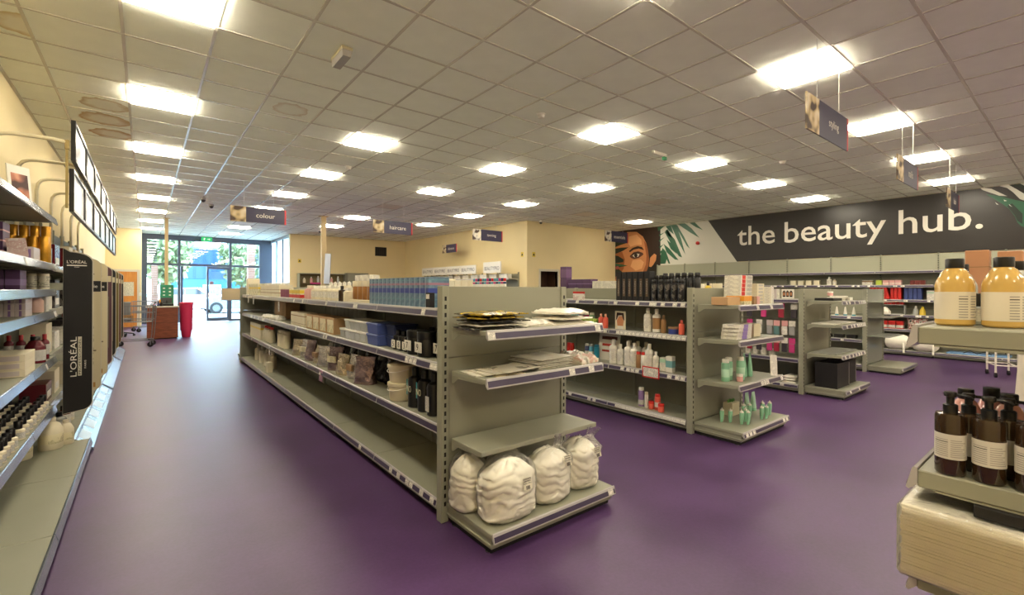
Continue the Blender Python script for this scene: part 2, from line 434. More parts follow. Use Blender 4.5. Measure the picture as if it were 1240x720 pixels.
# ------------------------------------------------------------------ ceiling
GX, GY = 0.1444 - 0.3, 0.5333 - 0.3
def room_clip(x0, x1, y0, y1):
    x0 = max(x0, XL); y0 = max(y0, YB); xm = XR; ym = YF
    cx, cy = (x0 + x1) / 2, (y0 + y1) / 2
    if cy > Y2: xm = X2
    elif cy > Y1: xm = X1
    if cx > X1: ym = Y1
    elif cx > X2: ym = Y2
    if cx < XO: ym = YO
    elif cy > YO: x0 = max(x0, XO)
    x1 = min(x1, xm); y1 = min(y1, ym)
    return (x0, x1, y0, y1) if x1 - x0 > 0.03 and y1 - y0 > 0.03 else None
ceil = struct('ceiling', MB().box(XL - 0.1, XR + 0.1, YB - 0.1, YF + 0.1, CEIL + 0.05, CEIL + 0.15), mat('ceiling_slab', (150, 145, 138), 0.9))
LIT = set(); UNLIT = {(16, 10), (16, 14), (20, 10), (8, 18), (4, 6), (8, 30), (12, 30), (12, 26)}
for gx in (0, 4, 8, 12, 16, 20):
    for gy in (-6, -2, 2, 6, 10, 14, 18, 22, 26, 30, 34):
        x = 0.1444 + gx * 0.6; y = 0.5333 + gy * 0.6
        if room_clip(x - 0.3, x + 0.3, y - 0.3, y + 0.3) and (x < X1 or y < Y1) and (x < X2 or y < Y2): LIT.add((gx, gy))
BLANK_PANEL = {(4, 6)}
def view(x, y, z):
    d = sin(YAW) * x + cos(YAW) * y; r = cos(YAW) * x - sin(YAW) * y
    if d < 0.2: return None
    return 620 + 559.4 * r / d, 349.3 - 559.4 * (z - CAM_H) / d
cells = []
for i in range(-3, 26):
    for j in range(-9, 40):
        x0 = GX + 0.6 * i; y0 = GY + 0.6 * j
        if (i, j) in LIT and (i, j) not in BLANK_PANEL: continue
        c = room_clip(x0, x0 + 0.6, y0, y0 + 0.6)
        if not c: continue
        q = [view(a, b, CEIL) for a, b in ((c[0], c[2]), (c[1], c[2]), (c[1], c[3]), (c[0], c[3]))]
        area = 0.0
        if all(q) and any(-60 < u < 1300 and v > -60 for u, v in q):
            area = abs(sum(q[k][0] * q[(k + 1) % 4][1] - q[(k + 1) % 4][0] * q[k][1] for k in range(4))) / 2
        cells.append((area, i, j, c))
cells.sort(reverse=True)
def stain_mat(name, cx, cy, r, col, thick, fill=0.25):
    m = mat(name, (240, 243, 230), 0.9)
    nt = m.node_tree; b = nt.nodes['Principled BSDF']
    tc = nt.nodes.new('ShaderNodeTexCoord')
    n = nt.nodes.new('ShaderNodeTexNoise'); n.inputs['Scale'].default_value = 7; n.inputs['Detail'].default_value = 4
    nt.links.new(tc.outputs['Object'], n.inputs['Vector'])
    ad = nt.nodes.new('ShaderNodeMixRGB'); ad.blend_type = 'LINEAR_LIGHT'; ad.inputs[0].default_value = 0.09
    nt.links.new(tc.outputs['Object'], ad.inputs[1]); nt.links.new(n.outputs['Color'], ad.inputs[2])
    ds = nt.nodes.new('ShaderNodeVectorMath'); ds.operation = 'DISTANCE'; ds.inputs[1].default_value = (cx, cy, 0)
    nt.links.new(ad.outputs[0], ds.inputs[0])
    rp = nt.nodes.new('ShaderNodeValToRGB'); cr = rp.color_ramp
    base = (*lin((240, 243, 230)), 1); ring = (*lin(col), 1)
    mid = tuple(base[k] * (1 - fill) + ring[k] * fill for k in range(3)) + (1,)
    cr.elements[0].position = 0.0; cr.elements[0].color = mid
    cr.elements[1].position = 1.0; cr.elements[1].color = base
    for p, c in ((r - thick * 2.2, mid), (r, ring), (r + thick * 0.4, base)):
        e = cr.elements.new(p); e.color = c
    nt.links.new(ds.outputs['Value'], rp.inputs[0]); nt.links.new(rp.outputs[0], b.inputs['Base Color'])
    return m
STAIN = {(-1, 11): stain_mat('tile_stain_ring', 0.08, 0.0, 0.21, (196, 176, 140), 0.03),
         (-1, 12): stain_mat('tile_stain_patch', 0.05, 0.02, 0.24, (190, 160, 116), 0.05, 0.3),
         (-1, 13): stain_mat('tile_stain_dark', 0.1, 0.1, 0.23, (184, 148, 102), 0.05, 0.3),
         (-2, 8): stain_mat('tile_stain_edge', 0.16, 0.05, 0.2, (196, 176, 130), 0.04, 0.3),
         (2, 9): stain_mat('tile_stain_faint', 0.0, 0.0, 0.19, (206, 194, 172), 0.03, 0.1)}
rest = MB()
for k, (area, i, j, c) in enumerate(cells):
    w, d = c[1] - c[0] - 0.006, c[3] - c[2] - 0.006
    cx, cy = (c[0] + c[1]) / 2, (c[2] + c[3]) / 2
    if k < 300:
        link('ceiling_tile', bmesh_box(w, d, 0.018, 0.003), STAIN.get((i, j), CEILT), ceil, (cx, cy, CEIL + 0.004))
    else:
        rest.box(cx - w / 2, cx + w / 2, cy - d / 2, cy + d / 2, CEIL + 0.004, CEIL + 0.022)
ro = link('ceiling_tiles_beyond', rest, CEILT, ceil); ro['kind'] = 'stuff'
for i in range(-1, 26):
    x = GX + 0.6 * i
    if XL + 0.02 < x < XR - 0.02:
        ye = Y1 if x > X1 else Y2 if x > X2 else YO if x < XO else YF
        link('grid_bar', bmesh_box(0.024, ye - YB, 0.02), TBAR, ceil, (x, (ye + YB) / 2, CEIL - 0.001))
for j in range(-7, 40):
    y = GY + 0.6 * j
    if YB + 0.02 < y < YF - 0.02:
        xe = X2 if y > Y2 else X1 if y > Y1 else XR
        xs = XO if y > YO else XL
        link('grid_bar', bmesh_box(xe - xs, 0.024, 0.02), TBAR, ceil, ((xe + xs) / 2, y, CEIL - 0.002))
link('wall_angle', MB().box(XL, XL + 0.03, YB, YO, CEIL - 0.004, CEIL + 0.015).box(XR - 0.03, XR, YB, Y1, CEIL - 0.004, CEIL + 0.015), TBAR, ceil)

def panel_material(name, strength):
    m = bpy.data.materials.new(name); m.use_nodes = True; nt = m.node_tree
    nt.nodes.remove(nt.nodes['Principled BSDF'])
    e = nt.nodes.new('ShaderNodeEmission'); e.inputs[0].default_value = (*PANEL_COLOUR, 1); e.inputs[1].default_value = strength
    nt.links.new(e.outputs[0], nt.nodes['Material Output'].inputs[0]); return m
PANEL = panel_material('led_panel_lit', PANEL_STRENGTH)
ADDED_RIM = panel_material('added_rim_glow', PANEL_STRENGTH * 4.2)  # for a glowing rim added to brighten the ceiling, stronger than the panel face
PANEL_OFF = mat('led_panel_off', (222, 214, 196), 0.4)
rowname = {-6: 'hindmost behind', -2: 'behind'}
COLN = {0: 'leftmost', 4: 'second', 8: 'third', 12: 'fourth', 16: 'fifth', 20: 'rightmost'}
for gx, gy in sorted(LIT):
    if (gx, gy) in BLANK_PANEL: continue
    x = 0.1444 + gx * 0.6; y = 0.5333 + gy * 0.6
    col = f'{COLN[gx]} column' + ('' if gx in (0, 20) else ' from left')
    lit = (gx, gy) not in UNLIT
    rows = sorted(g for (a, g) in LIT if a == gx and (a, g) not in BLANK_PANEL)
    t = thing('ceiling_light', f'{"square lit" if lit else "unlit dull"} ceiling panel, {col}, {ORD[rows.index(gy)]} from the near end', 'ceiling light', (x, y, CEIL), 0, 'square ceiling light panels')
    link('light_frame', cached('lf', lambda: MB().box(-0.297, 0.297, -0.297, -0.284, -0.002, 0.03).box(-0.297, 0.297, 0.284, 0.297, -0.002, 0.03)
         .box(-0.297, -0.284, -0.284, 0.284, -0.002, 0.03).box(0.284, 0.297, -0.284, 0.284, -0.002, 0.03).mesh('light_frame')), TBAR, t)
    link('diffuser', bmesh_box(0.564, 0.564, 0.02), PANEL if lit else PANEL_OFF, t, (0, 0, -0.0145 if lit else -0.003))
    if lit:  # added emissive rim, no real panel part; throws light sideways onto the tiles
        link('added_glow_rim', cached('es', lambda: MB().box(-0.285, 0.285, -0.285, -0.2822, -0.0145, -0.0022).box(-0.285, 0.285, 0.2822, 0.285, -0.0145, -0.0022)
             .box(-0.285, -0.2822, -0.2822, 0.2822, -0.0145, -0.0022).box(0.2822, 0.285, -0.2822, 0.2822, -0.0145, -0.0022).mesh('added_glow_rim')), ADDED_RIM, t)

# ------------------------------------------------------------------ outside
ASPH = mat('pale_tarmac', (140, 140, 140), 0.9, vary=0.15, scale=2)
struct('ground_outside', MB().box(-60, 80, YF + 0.1, 140, -0.12, -0.03), ASPH)
struct('pavement_outside', MB().box(-60, 80, YF + 0.1, YF + 3.2, -0.03, 0.0), mat('pale_concrete', (190, 188, 182), 0.9, vary=0.08, scale=3))
bl = thing('warehouse', 'bright blue warehouse with a turquoise lower band across the car park', 'building', (4.0, 47, -0.03))
BLUE = mat('cladding_blue', (16, 58, 108), 0.5); TURQ = mat('cladding_turquoise', (22, 84, 106), 0.5)
link('upper_wall', MB().box(-3.0, 14, 0, 8, 2.2, 4.7), BLUE, bl)
link('lower_wall', MB().box(-3.0, 14, 0.05, 8, 0, 2.2), TURQ, bl)
link('roof_edge', MB().box(-3.1, 14.1, -0.1, 8.1, 4.7, 4.9), mat('cladding_pale', (90, 110, 130), 0.5), bl)
for i in range(24):
    link('cladding_rib', bmesh_box(0.06, 0.06, 2.5), BLUE, bl, (-2.9 + i * 0.7, -0.02, 2.2))
for x in (-0.2, 3.0, 6.4):
    w_ = link('window', MB().box(x, x + 1.3, -0.03, 0.06, 0.6, 1.7), WHITE, bl)
    link('pane', MB().box(x + 0.08, x + 1.22, -0.04, -0.03, 0.68, 1.62), mat('far_glass', (120, 140, 150), 0.1), w_)
def tree(x, y, h, rx, rz, label, seed, tint):
    rnd = random.Random(seed)
    t = thing('tree', label, 'tree', (x, y, -0.03), 0, 'trees beyond the car park')
    link('trunk', MB().tube([(0, 0, 0), (0.1, 0, h * 0.3), (0, 0.1, h * 0.7)], 0.16), mat('bark', (96, 80, 64), 0.9), t)
    c = MB()
    for k in range(1500):
        while True:
            p = Vector((rnd.uniform(-1, 1), rnd.uniform(-1, 1), rnd.uniform(-1, 1)))
            if 0.25 < p.length < 1: break
        q = Vector((p.x * rx, p.y * rx, h * 0.62 + p.z * rz)); s = rnd.uniform(0.12, 0.3)
        a = Vector((rnd.gauss(0, 1), rnd.gauss(0, 1), rnd.gauss(0, 1))).normalized(); b = a.orthogonal().normalized()
        o = len(c.v); c.v += [tuple(q - a * s), tuple(q + b * s * 0.6), tuple(q + a * s), tuple(q - b * s * 0.6)]; c.f.append((o, o + 1, o + 2, o + 3))
    lv = link('crown', c, mat('leaf_' + label[:4], tint, 0.6, vary=0.3, scale=1.2), t); lv['kind'] = 'stuff'
tree(0.9, 33.0, 6.2, 1.3, 2.3, 'slim pale green tree outside the left front window', 3, (112, 122, 82))
tree(6.1, 41.0, 6.2, 1.9, 2.4, 'round leafy tree beside the blue warehouse seen through right window', 4, (108, 118, 80))
tree(-2.5, 52.0, 7.5, 2.6, 3.4, 'large distant tree left of the blue warehouse', 5, (104, 116, 84))
bp = thing('brick_pillar', 'red brick pillar outside at the right end of the window', 'pillar', (3.98, 25.4, 0))
BRK = mat('pale_red_brick', (128, 84, 70), 0.8, vary=0.1, scale=9)
link('core', MB().box(-0.14, 0.14, -0.14, 0.14, 0, 3.9), mat('mortar', (190, 180, 168), 0.9), bp)
brk = bmesh_box(0.30, 0.30, 0.062, 0.004)
for i in range(52): link('brick', brk, BRK, bp, (0, 0, 0.004 + i * 0.075))
bp2 = thing('brick_pier', 'narrow brick pier outside at the left end of the window', 'pillar', (0.28, 24.3, 0))
link('core', MB().box(-0.1, 0.1, -0.14, 0.14, 0, 2.4), MATS['mortar'], bp2)
brk2 = bmesh_box(0.22, 0.30, 0.062, 0.004)
for i in range(32): link('brick', brk2, BRK, bp2, (0, 0, 0.004 + i * 0.075))
def car(label, paint, x, y, rz):
    t = thing('parked_car', label, 'car', (x, y, -0.03), rz, 'cars parked outside')
    P = mat('car_paint_%d' % paint[0], paint, 0.25, coat=0.6); G = mat('car_glass', (40, 48, 54), 0.1); T = mat('tyre', (30, 30, 32), 0.8)
    side = [(-2.1, 0.35), (-2.15, 0.62), (-2.0, 0.82), (-1.1, 0.95), (-0.45, 1.42), (0.9, 1.46), (1.65, 1.0), (2.1, 0.92), (2.15, 0.5), (2.1, 0.3), (1.6, 0.25), (-1.6, 0.25)]
    rs = []
    for yy, sc in ((-0.86, 0.9), (-0.84, 1.0), (0.84, 1.0), (0.86, 0.9)):
        rs.append([(a, yy * (0.82 if z > 1.2 else 1.0), 0.3 + (z - 0.3) * (1 if sc == 1 else 0.985)) for a, z in side])
    link('body', MB().rings([list(reversed(r)) for r in rs]).mesh('body', True, 30), P, t)
    for s in (-1, 1):
        g = MB().prism([(-0.95, 0.98), (-0.42, 1.36), (0.2, 1.39), (0.2, 0.98)], 'y', s * 0.855, s * 0.835); link('side_window', g, G, t)
        g = MB().prism([(0.26, 0.98), (0.26, 1.39), (0.85, 1.39), (1.45, 1.0)], 'y', s * 0.855, s * 0.835); link('side_window', g, G, t)
        for xx in (-1.3, 1.3):
            wh = link('wheel', MB().rings([[(xx + r * cos(a * pi / 10), s * yy, 0.32 + r * sin(a * pi / 10) * (-s)) for a in range(20)] for r, yy in ((0.30, 0.66), (0.32, 0.7), (0.32, 0.86), (0.3, 0.88))]), T, t)
            link('hub_cap', MB().rings([[(xx + 0.19 * cos(a * pi / 8), s * yy, 0.32 - s * 0.19 * sin(a * pi / 8)) for a in range(16)] for yy in (0.87, 0.89)]), STEEL, wh)
        link('headlight', MB().box(-2.13, -2.02, s * 0.5, s * 0.78, 0.62, 0.76), WHITE, t)
    return t
car('silver hatchback parked outside behind the closed glass door', (112, 116, 124), 4.3, 31.5, 0.1)
car('pale orange car parked outside left of the glass door', (150, 104, 74), 2.0, 38.0, -0.25)
car('white car parked far out beside the blue warehouse', (150, 150, 150), 9.6, 38.0, 0.0)
# ------------------------------------------------------------------ shop shelving
RND = random.Random(11)
def shelf_mesh(w, d, brackets=True, lip=0.028):
    def mk():
        m = MB().box(-d, -0.02, 0.004, w - 0.004, -lip, 0, 0.003)
        if brackets:
            for y in (0.006, w - 0.010):
                m.prism([(-0.02, -lip), (-0.02, -0.075), (-0.035, -0.075), (-0.09, -lip - 0.012), (-d + 0.03, -lip - 0.004), (-d + 0.03, -lip)], 'y', y, y + 0.004)
        return m.mesh('shelf')
    return cached(('shelf', round(w, 3), round(d, 3), brackets, lip), mk)
def rail_mesh(w, d, hgt):
    return cached(('rail', round(w, 3), round(d, 3), hgt), lambda: MB().prism(
        [(-d, 0.004), (-d - 0.006, 0.006), (-d - 0.010, 0.002), (-d - 0.022, -hgt), (-d - 0.016, -hgt - 0.004), (-d, -hgt + 0.012)], 'y', 0.004, w - 0.004).mesh('price_rail'))
def insert_mesh(w, d, hgt):
    return cached(('ins', round(w, 3), round(d, 3), hgt), lambda: MB().prism(
        [(-d - 0.0108, -0.006), (-d - 0.0118, -0.006), (-d - 0.0218, -hgt + 0.007), (-d - 0.0208, -hgt + 0.007)], 'y', 0.008, w - 0.008).mesh('rail_insert'))
def ticket_mesh(d, hgt, tw):
    return cached(('tick', round(d, 3), hgt, tw), lambda: MB().prism(
        [(-d - 0.0116, -0.004), (-d - 0.0136, -0.004), (-d - 0.0236, -hgt + 0.003), (-d - 0.0216, -hgt + 0.003)], 'y', -tw / 2, tw / 2).mesh('price_ticket'))

def shelf(parent, loc, rz, w, d, tickets=(), rail=True, insert=None, name='shelf', brackets=True, hgt=0.048, railmat=None, lip=0.028):
    """one shelf board; local frame: back edge on x = 0, front towards -x, width along +y, top at z = 0"""
    s = link(name, shelf_mesh(w, d, brackets, lip), GREY, parent, loc, (0, 0, rz))
    if rail:
        link('price_rail', rail_mesh(w, d, hgt), railmat or RAILC, s)
        link('rail_insert', insert_mesh(w, d, hgt), insert or RAILP, s)
        for y in tickets:
            link('price_ticket', ticket_mesh(d, hgt, 0.05), PAPER, s, (0, y, 0))
    return s
def base(parent, loc, rz, w, d, tickets=(), insert=None, top=0.12, railmat=None, sides=False):
    b = link('base_shelf', cached(('base', round(w, 3), round(d, 3), top, sides), lambda: MB().box(-d, 0, 0.003, w - 0.003, top - 0.026, top, 0.003)
             .box(-d + 0.016, -0.0, 0.004 if not sides else 0.012, w - (0.004 if not sides else 0.012), 0.032, top - 0.026)
             .box(-d + 0.006, -0.0, 0.003, w - 0.003, 0.05, 0.058).mesh('base_shelf')), GREY, parent, loc, (0, 0, rz))
    link('plinth', cached(('plinth', round(w, 3), round(d, 3)), lambda: MB().box(-d + 0.03, -0.02, 0.02, w - 0.02, 0.004, 0.032).mesh('plinth')), DARK, b)
    link('price_rail', rail_mesh(w, d, 0.044), railmat or RAILC, b, (0, 0, top))
    link('rail_insert', insert_mesh(w, d, 0.044), insert or RAILP, b, (0, 0, top))
    for y in tickets: link('price_ticket', ticket_mesh(d, 0.044, 0.05), PAPER, b, (0, y, top))
    return b
def post(parent, x, y, z1, w=0.05, d=0.05, faces=(), name='upright_post', z0=0.0):
    p = link(name, bmesh_box(w, d, z1 - z0, 0.003), GREY, parent, (x, y, z0))
    for f in faces:
        sl = MB(); k = 0.10
        while k < z1 - z0 - 0.04:
            if f == '-y': sl.box(-0.007, 0.007, -d / 2 - 0.0008, -d / 2 + 0.002, k, k + 0.026)
            elif f == '-x': sl.box(-w / 2 - 0.0008, -w / 2 + 0.002, -0.007, 0.007, k, k + 0.026)
            k += 0.05
        link('slot_strip', cached(('slots', f, round(w, 3), round(d, 3), round(z1 - z0, 3)), lambda: sl.mesh('slot_strip')), DARK, p)
    return p
def tick(n, w=1.0, rnd=RND):
    return sorted(rnd.uniform(0.05, w - 0.05) for _ in range(n))

def gondola(label, xc, y0, bays, levels, tickets_left, half=0.51, group='long double-sided gondolas'):
    """run of shelving facing left (-x) and right (+x); tickets_left[level index][bay] = ticket positions on the left face"""
    g = thing('gondola', label, 'shelving', (xc, y0, 0), 0, group)
    y = 0.0
    post(g, 0, 0.02, 1.44, 0.05, 0.04)
    for b, w in enumerate(bays):
        for z0, z1 in ((0.12, 0.56), (0.56, 1.0), (1.0, 1.435)):
            link('back_panel', bmesh_box(0.03, w - 0.012, z1 - z0 - 0.004, 0.002), GREY_D, g, (0, y + w / 2, z0 + 0.002))
        for s in (-1, 1):
            rz = 0 if s < 0 else pi; yy = y if s < 0 else y + w
            tk = tickets_left[0].get(b, ()) if s < 0 else ()
            base(g, (s * 0.018, yy, 0), rz, w, half - 0.018, tk)
            for i, z in enumerate(levels):
                tk = tickets_left[i + 1].get(b, ()) if s < 0 else ()
                shelf(g, (s * 0.015, yy, z), rz, w, half - 0.035, tk)
        y += w
        post(g, 0, y, 1.44, 0.05, 0.03)
    return g

def endcap(label, xc, y, w, levels, depth=0.43, base_d=0.47, rz=0.0, tickets=None, panel=True, rails=None, group='end bays facing the cross aisle', top=1.44, panel_mat=None, d_of=None, lip=0.028):
    e = thing('end_bay', label, 'shelving', (xc, y, 0), rz, group)
    tickets = tickets or {}
    for s in (-1, 1): post(e, s * (w / 2 + 0.005), 0.035, top, 0.05, 0.06, ('-y',))
    if panel:
        for z0, z1 in ((0.12, 1.0), (1.0, top)):
            link('back_panel', bmesh_box(w - 0.045, 0.03, z1 - z0 - 0.003, 0.002), panel_mat or GREY_D, e, (0, 0.03, z0))
    base(e, (w / 2, 0, 0), pi / 2, w, base_d, tickets.get(0, ()), sides=True)
    for k, z in enumerate(levels):
        dd = (d_of or {}).get(k, depth)
        shelf(e, (w / 2 - 0.02, 0.0, z), pi / 2, w - 0.04, dd, tickets.get(k + 1, ()), rail=(rails is None or rails[k]), lip=lip)
    for sx in (-1, 1):
        for yy in (-0.06, -base_d + 0.06):
            link('levelling_foot', cached('foot', lambda: MB().lathe([(0.022, 0), (0.022, 0.006), (0.006, 0.01), (0.006, 0.035)], 10).mesh('levelling_foot')), CHROME, e, (sx * (w / 2 - 0.03), yy, 0))
    return e

LV = (0.55, 0.955, 1.29)
# long gondola 1 (near left): 7 full bays and a short one
g1t = [{0: (0.06, 0.2, 0.35, 0.41, 0.55, 0.68), 1: (0.3,)}, {0: (), 2: (0.5,), 6: (0.5,)}, {0: (0.05, 0.1, 0.34, 0.40, 0.46), 2: (0.3, 0.38), 3: (0.5,), 5: tick(3), 6: tick(4)}, {0: (0.22,), 1: (0.45, 0.5), 2: (0.3,), 3: (0.2, 0.6), 6: tick(3), 7: (0.1, 0.3)}]
G1 = gondola('long double-sided grey gondola nearest the camera, with blue and brown packs', 1.935, 2.52, [1.0] * 7 + [0.52], (0.57, 0.955, 1.295), g1t)
E1 = endcap('near end bay holding bags of cotton wool under folded packets', 1.935, 2.45, 1.0, (0.515, 0.925, 1.19), tickets={0: (0.05,), 2: (0.12, 0.3), 3: (0.06, 0.93)}, rails=(False, True, True), d_of={0: 0.34, 1: 0.38, 2: 0.38})
E1f = endcap('far end bay of the nearest long gondola, by the entrance', 1.935, 10.13, 1.0, (0.55, 0.955), rz=pi)
g2t = [{0: [0.03 + 0.052 * i for i in range(17)], 1: (0.2, 0.28, 0.6, 0.75)}, {0: [0.05, 0.11, 0.2, 0.6, 0.66, 0.72, 0.8], 1: [0.1, 0.25, 0.4, 0.55]}, {0: [0.04 + 0.055 * i for i in range(16)], 1: [0.05 + 0.08 * i for i in range(9)]}, {0: [0.05, 0.14, 0.28, 0.38, 0.42, 0.6, 0.9], 1: [0.2, 0.5, 0.7]}]
G2 = gondola('long grey gondola in the middle with tall black boxes on its top shelf', 4.735, 2.52, [1.0] * 7 + [0.52], LV, g2t)
E2 = endcap('middle end bay holding mint green tubes and red striped boxes', 4.735, 2.45, 1.0, (0.535, 0.945, 1.275), depth=0.42, tickets={0: (0.07, 0.14, 0.8, 0.87, 0.94), 1: (0.05, 0.38, 0.44, 0.5), 3: (0.3, 0.6)})
g3t = [{0: (0.2, 0.35)}, {}, {}, {}]
G3 = gondola('third grey gondola from the left, hung with blister packs on its left face', 7.515, 2.52, [1.0] * 7, (0.47, 1.29), g3t)
E3 = endcap('end bay with two black cartons on its base shelf', 7.515, 2.45, 1.0, (0.565, 0.96, 1.275), depth=0.42, tickets={0: (0.5, 0.85), 1: (0.05, 0.2, 0.3, 0.42, 0.55, 0.7, 0.85), 2: (0.05, 0.12, 0.2, 0.28, 0.36, 0.5, 0.62, 0.8), 3: (0.05, 0.12, 0.2, 0.3, 0.5, 0.7, 0.82)})
g4t = [{0: (0.2,)}, {0: (0.3, 0.6)}, {0: (0.2, 0.5, 0.8)}, {0: (0.3, 0.5)}]
G4 = gondola('farthest right grey gondola in front of the beauty wall', 10.315, 2.52, [1.0] * 5, (0.55, 0.955), g4t)
ACRY = clear_mat('clear_acrylic', (214, 216, 206), 0.5, 0.08, 0, 1, 0.30)
E4 = endcap('bare rightmost end bay with a clear acrylic back and empty base', 10.315, 2.45, 1.0, (), panel_mat=ACRY, tickets={0: ()})
for z in (0.62, 0.95, 1.22):
    sh = link('glass_shelf', MB().box(-0.47, 0.47, -0.3, 0.0, z - 0.008, z), ACRY, E4)
# end bay right beside the camera, facing away from the camera's aisle
M1 = endcap('near end bay at right edge with gold and brown bottles', 1.96, -0.20, 1.0, (0.735, 0.985, 1.335), depth=0.47, base_d=0.52, rz=pi, group='end bays facing the cross aisle', lip=0.042)

# ------------------------------------------------------------------ wall shelving, left
def wall_run(label, xback, y0, bays, levels, d, base_d, rz, zpost, ztop_panels, tickets, insert, railmat, group, skip_base_rail=False):
    g = thing('wall_shelving', label, 'shelving', (xback, y0, 0), 0, group)
    sx = -1 if rz == 0 else 1
    y = 0.0
    for b, w in enumerate(bays):
        post(g, sx * 0.02, y, zpost, 0.05, 0.03, ('-x',) if rz == 0 else ())
        for z0, z1 in ztop_panels:
            link('back_panel', bmesh_box(0.02, w - 0.03, z1 - z0 - 0.004), GREY_LIT if (rz == 0 and z0 > 1.7) else GREY_D, g, (sx * 0.01, y + w / 2, z0 + 0.002))
        yy = y if rz == 0 else y + w
        base(g, (sx * 0.02, yy, 0), rz, w, base_d - 0.02, tickets.get((b, 0), ()), insert, railmat=railmat)
        for i, z in enumerate(levels):
            shelf(g, (sx * 0.02, yy, z), rz, w, d - 0.02, tickets.get((b, i + 1), ()), True, insert, railmat=railmat)
        y += w
    post(g, sx * 0.02, y, zpost, 0.05, 0.03)
    return g
LLV = (0.44, 0.85, 1.23, 1.405, 1.61, 1.99)
WL = wall_run('near left wall shelving stocked with gold cans and small capped bottles', -1.09, 1.4, [1.0] * 4, LLV, 0.49, 0.71, pi, 2.25,
              ((0.12, 0.85), (0.85, 1.6), (1.6, 2.2)), {(3, 3): (0.06, 0.12), (3, 2): (0.5,), (2, 5): (0.3,)}, SILVER, SILVER, 'wall shelving')
WL2 = wall_run('far left wall shelving behind the row of brand fins', -1.09, 5.4, [1.0] * 8, (0.44, 0.85, 1.23, 1.61), 0.46, 0.62, pi, 2.25,
               ((0.12, 0.85), (0.85, 1.6), (1.6, 2.2)), {}, SILVER, SILVER, 'wall shelving')
for y0, y1 in ((0.0, 2.9), (3.0, 6.0), (6.1, 8.0)):
    link('slanted_kick_rail', MB().prism([(0.60, 0.13), (0.605, 0.135), (0.735, 0.035), (0.74, 0.008), (0.73, 0.008), (0.725, 0.03), (0.60, 0.12)], 'y', y0 + 0.01, y1 - 0.01), SILVER, WL2)
for k in range(6):
    link('rail_ticket', MB().prism([(0.622, 0.1225), (0.623, 0.1236), (0.70, 0.0644), (0.699, 0.063)], 'y', 0.12 + k * 0.47, 0.12 + k * 0.47 + 0.3), mat('pale_blue_ticket', (196, 210, 222), 0.3), WL2)
# ------------------------------------------------------------------ wall shelving, right
WR = wall_run('long right wall shelving under the black beauty banner', 13.44, 0.10, [1.0] * 9, (0.565, 0.88, 1.21, 1.53, 1.84), 0.47, 0.57, 0, 2.24,
              ((0.12, 1.0), (1.0, 1.84), (1.84, 2.22)), {(b, i): tick(4) for b in range(1, 6) for i in (2, 3, 4)}, RAILP, RAILC, 'wall shelving')
# ------------------------------------------------------------------ product builders
def lathe(key, prof, n=16):
    return cached(('lathe', key, n), lambda: MB().lathe(prof, n).mesh('turned', True))

def carton(label, loc, w, d, h, m, bands=(), rz=0.0, group=None, name='carton', cat='box', face=None, bev=0.0015, rx=0.0):
    """upright pack; bands = (z0, z1, material) printed wraps; face = (material, y or x side) printed front panel"""
    o = link(name, bmesh_box(w, d, h, bev), m, None, loc, (rx, 0, rz)); tag(o, label, cat, group)
    for z0, z1, bm_ in bands:
        link('printed_band', bmesh_box(w + 0.0012, d + 0.0012, z1 - z0), bm_, o, (0, 0, z0))
    if face:
        fm, side, fw, fh, fz = face
        if side == '-x': link('printed_panel', bmesh_box(0.001, fw, fh), fm, o, (-w / 2 - 0.0008, 0, fz))
        elif side == '-y': link('printed_panel', bmesh_box(fw, 0.001, fh), fm, o, (0, -d / 2 - 0.0008, fz))
        elif side == '+x': link('printed_panel', bmesh_box(0.001, fw, fh), fm, o, (w / 2 + 0.0008, 0, fz))
    return o

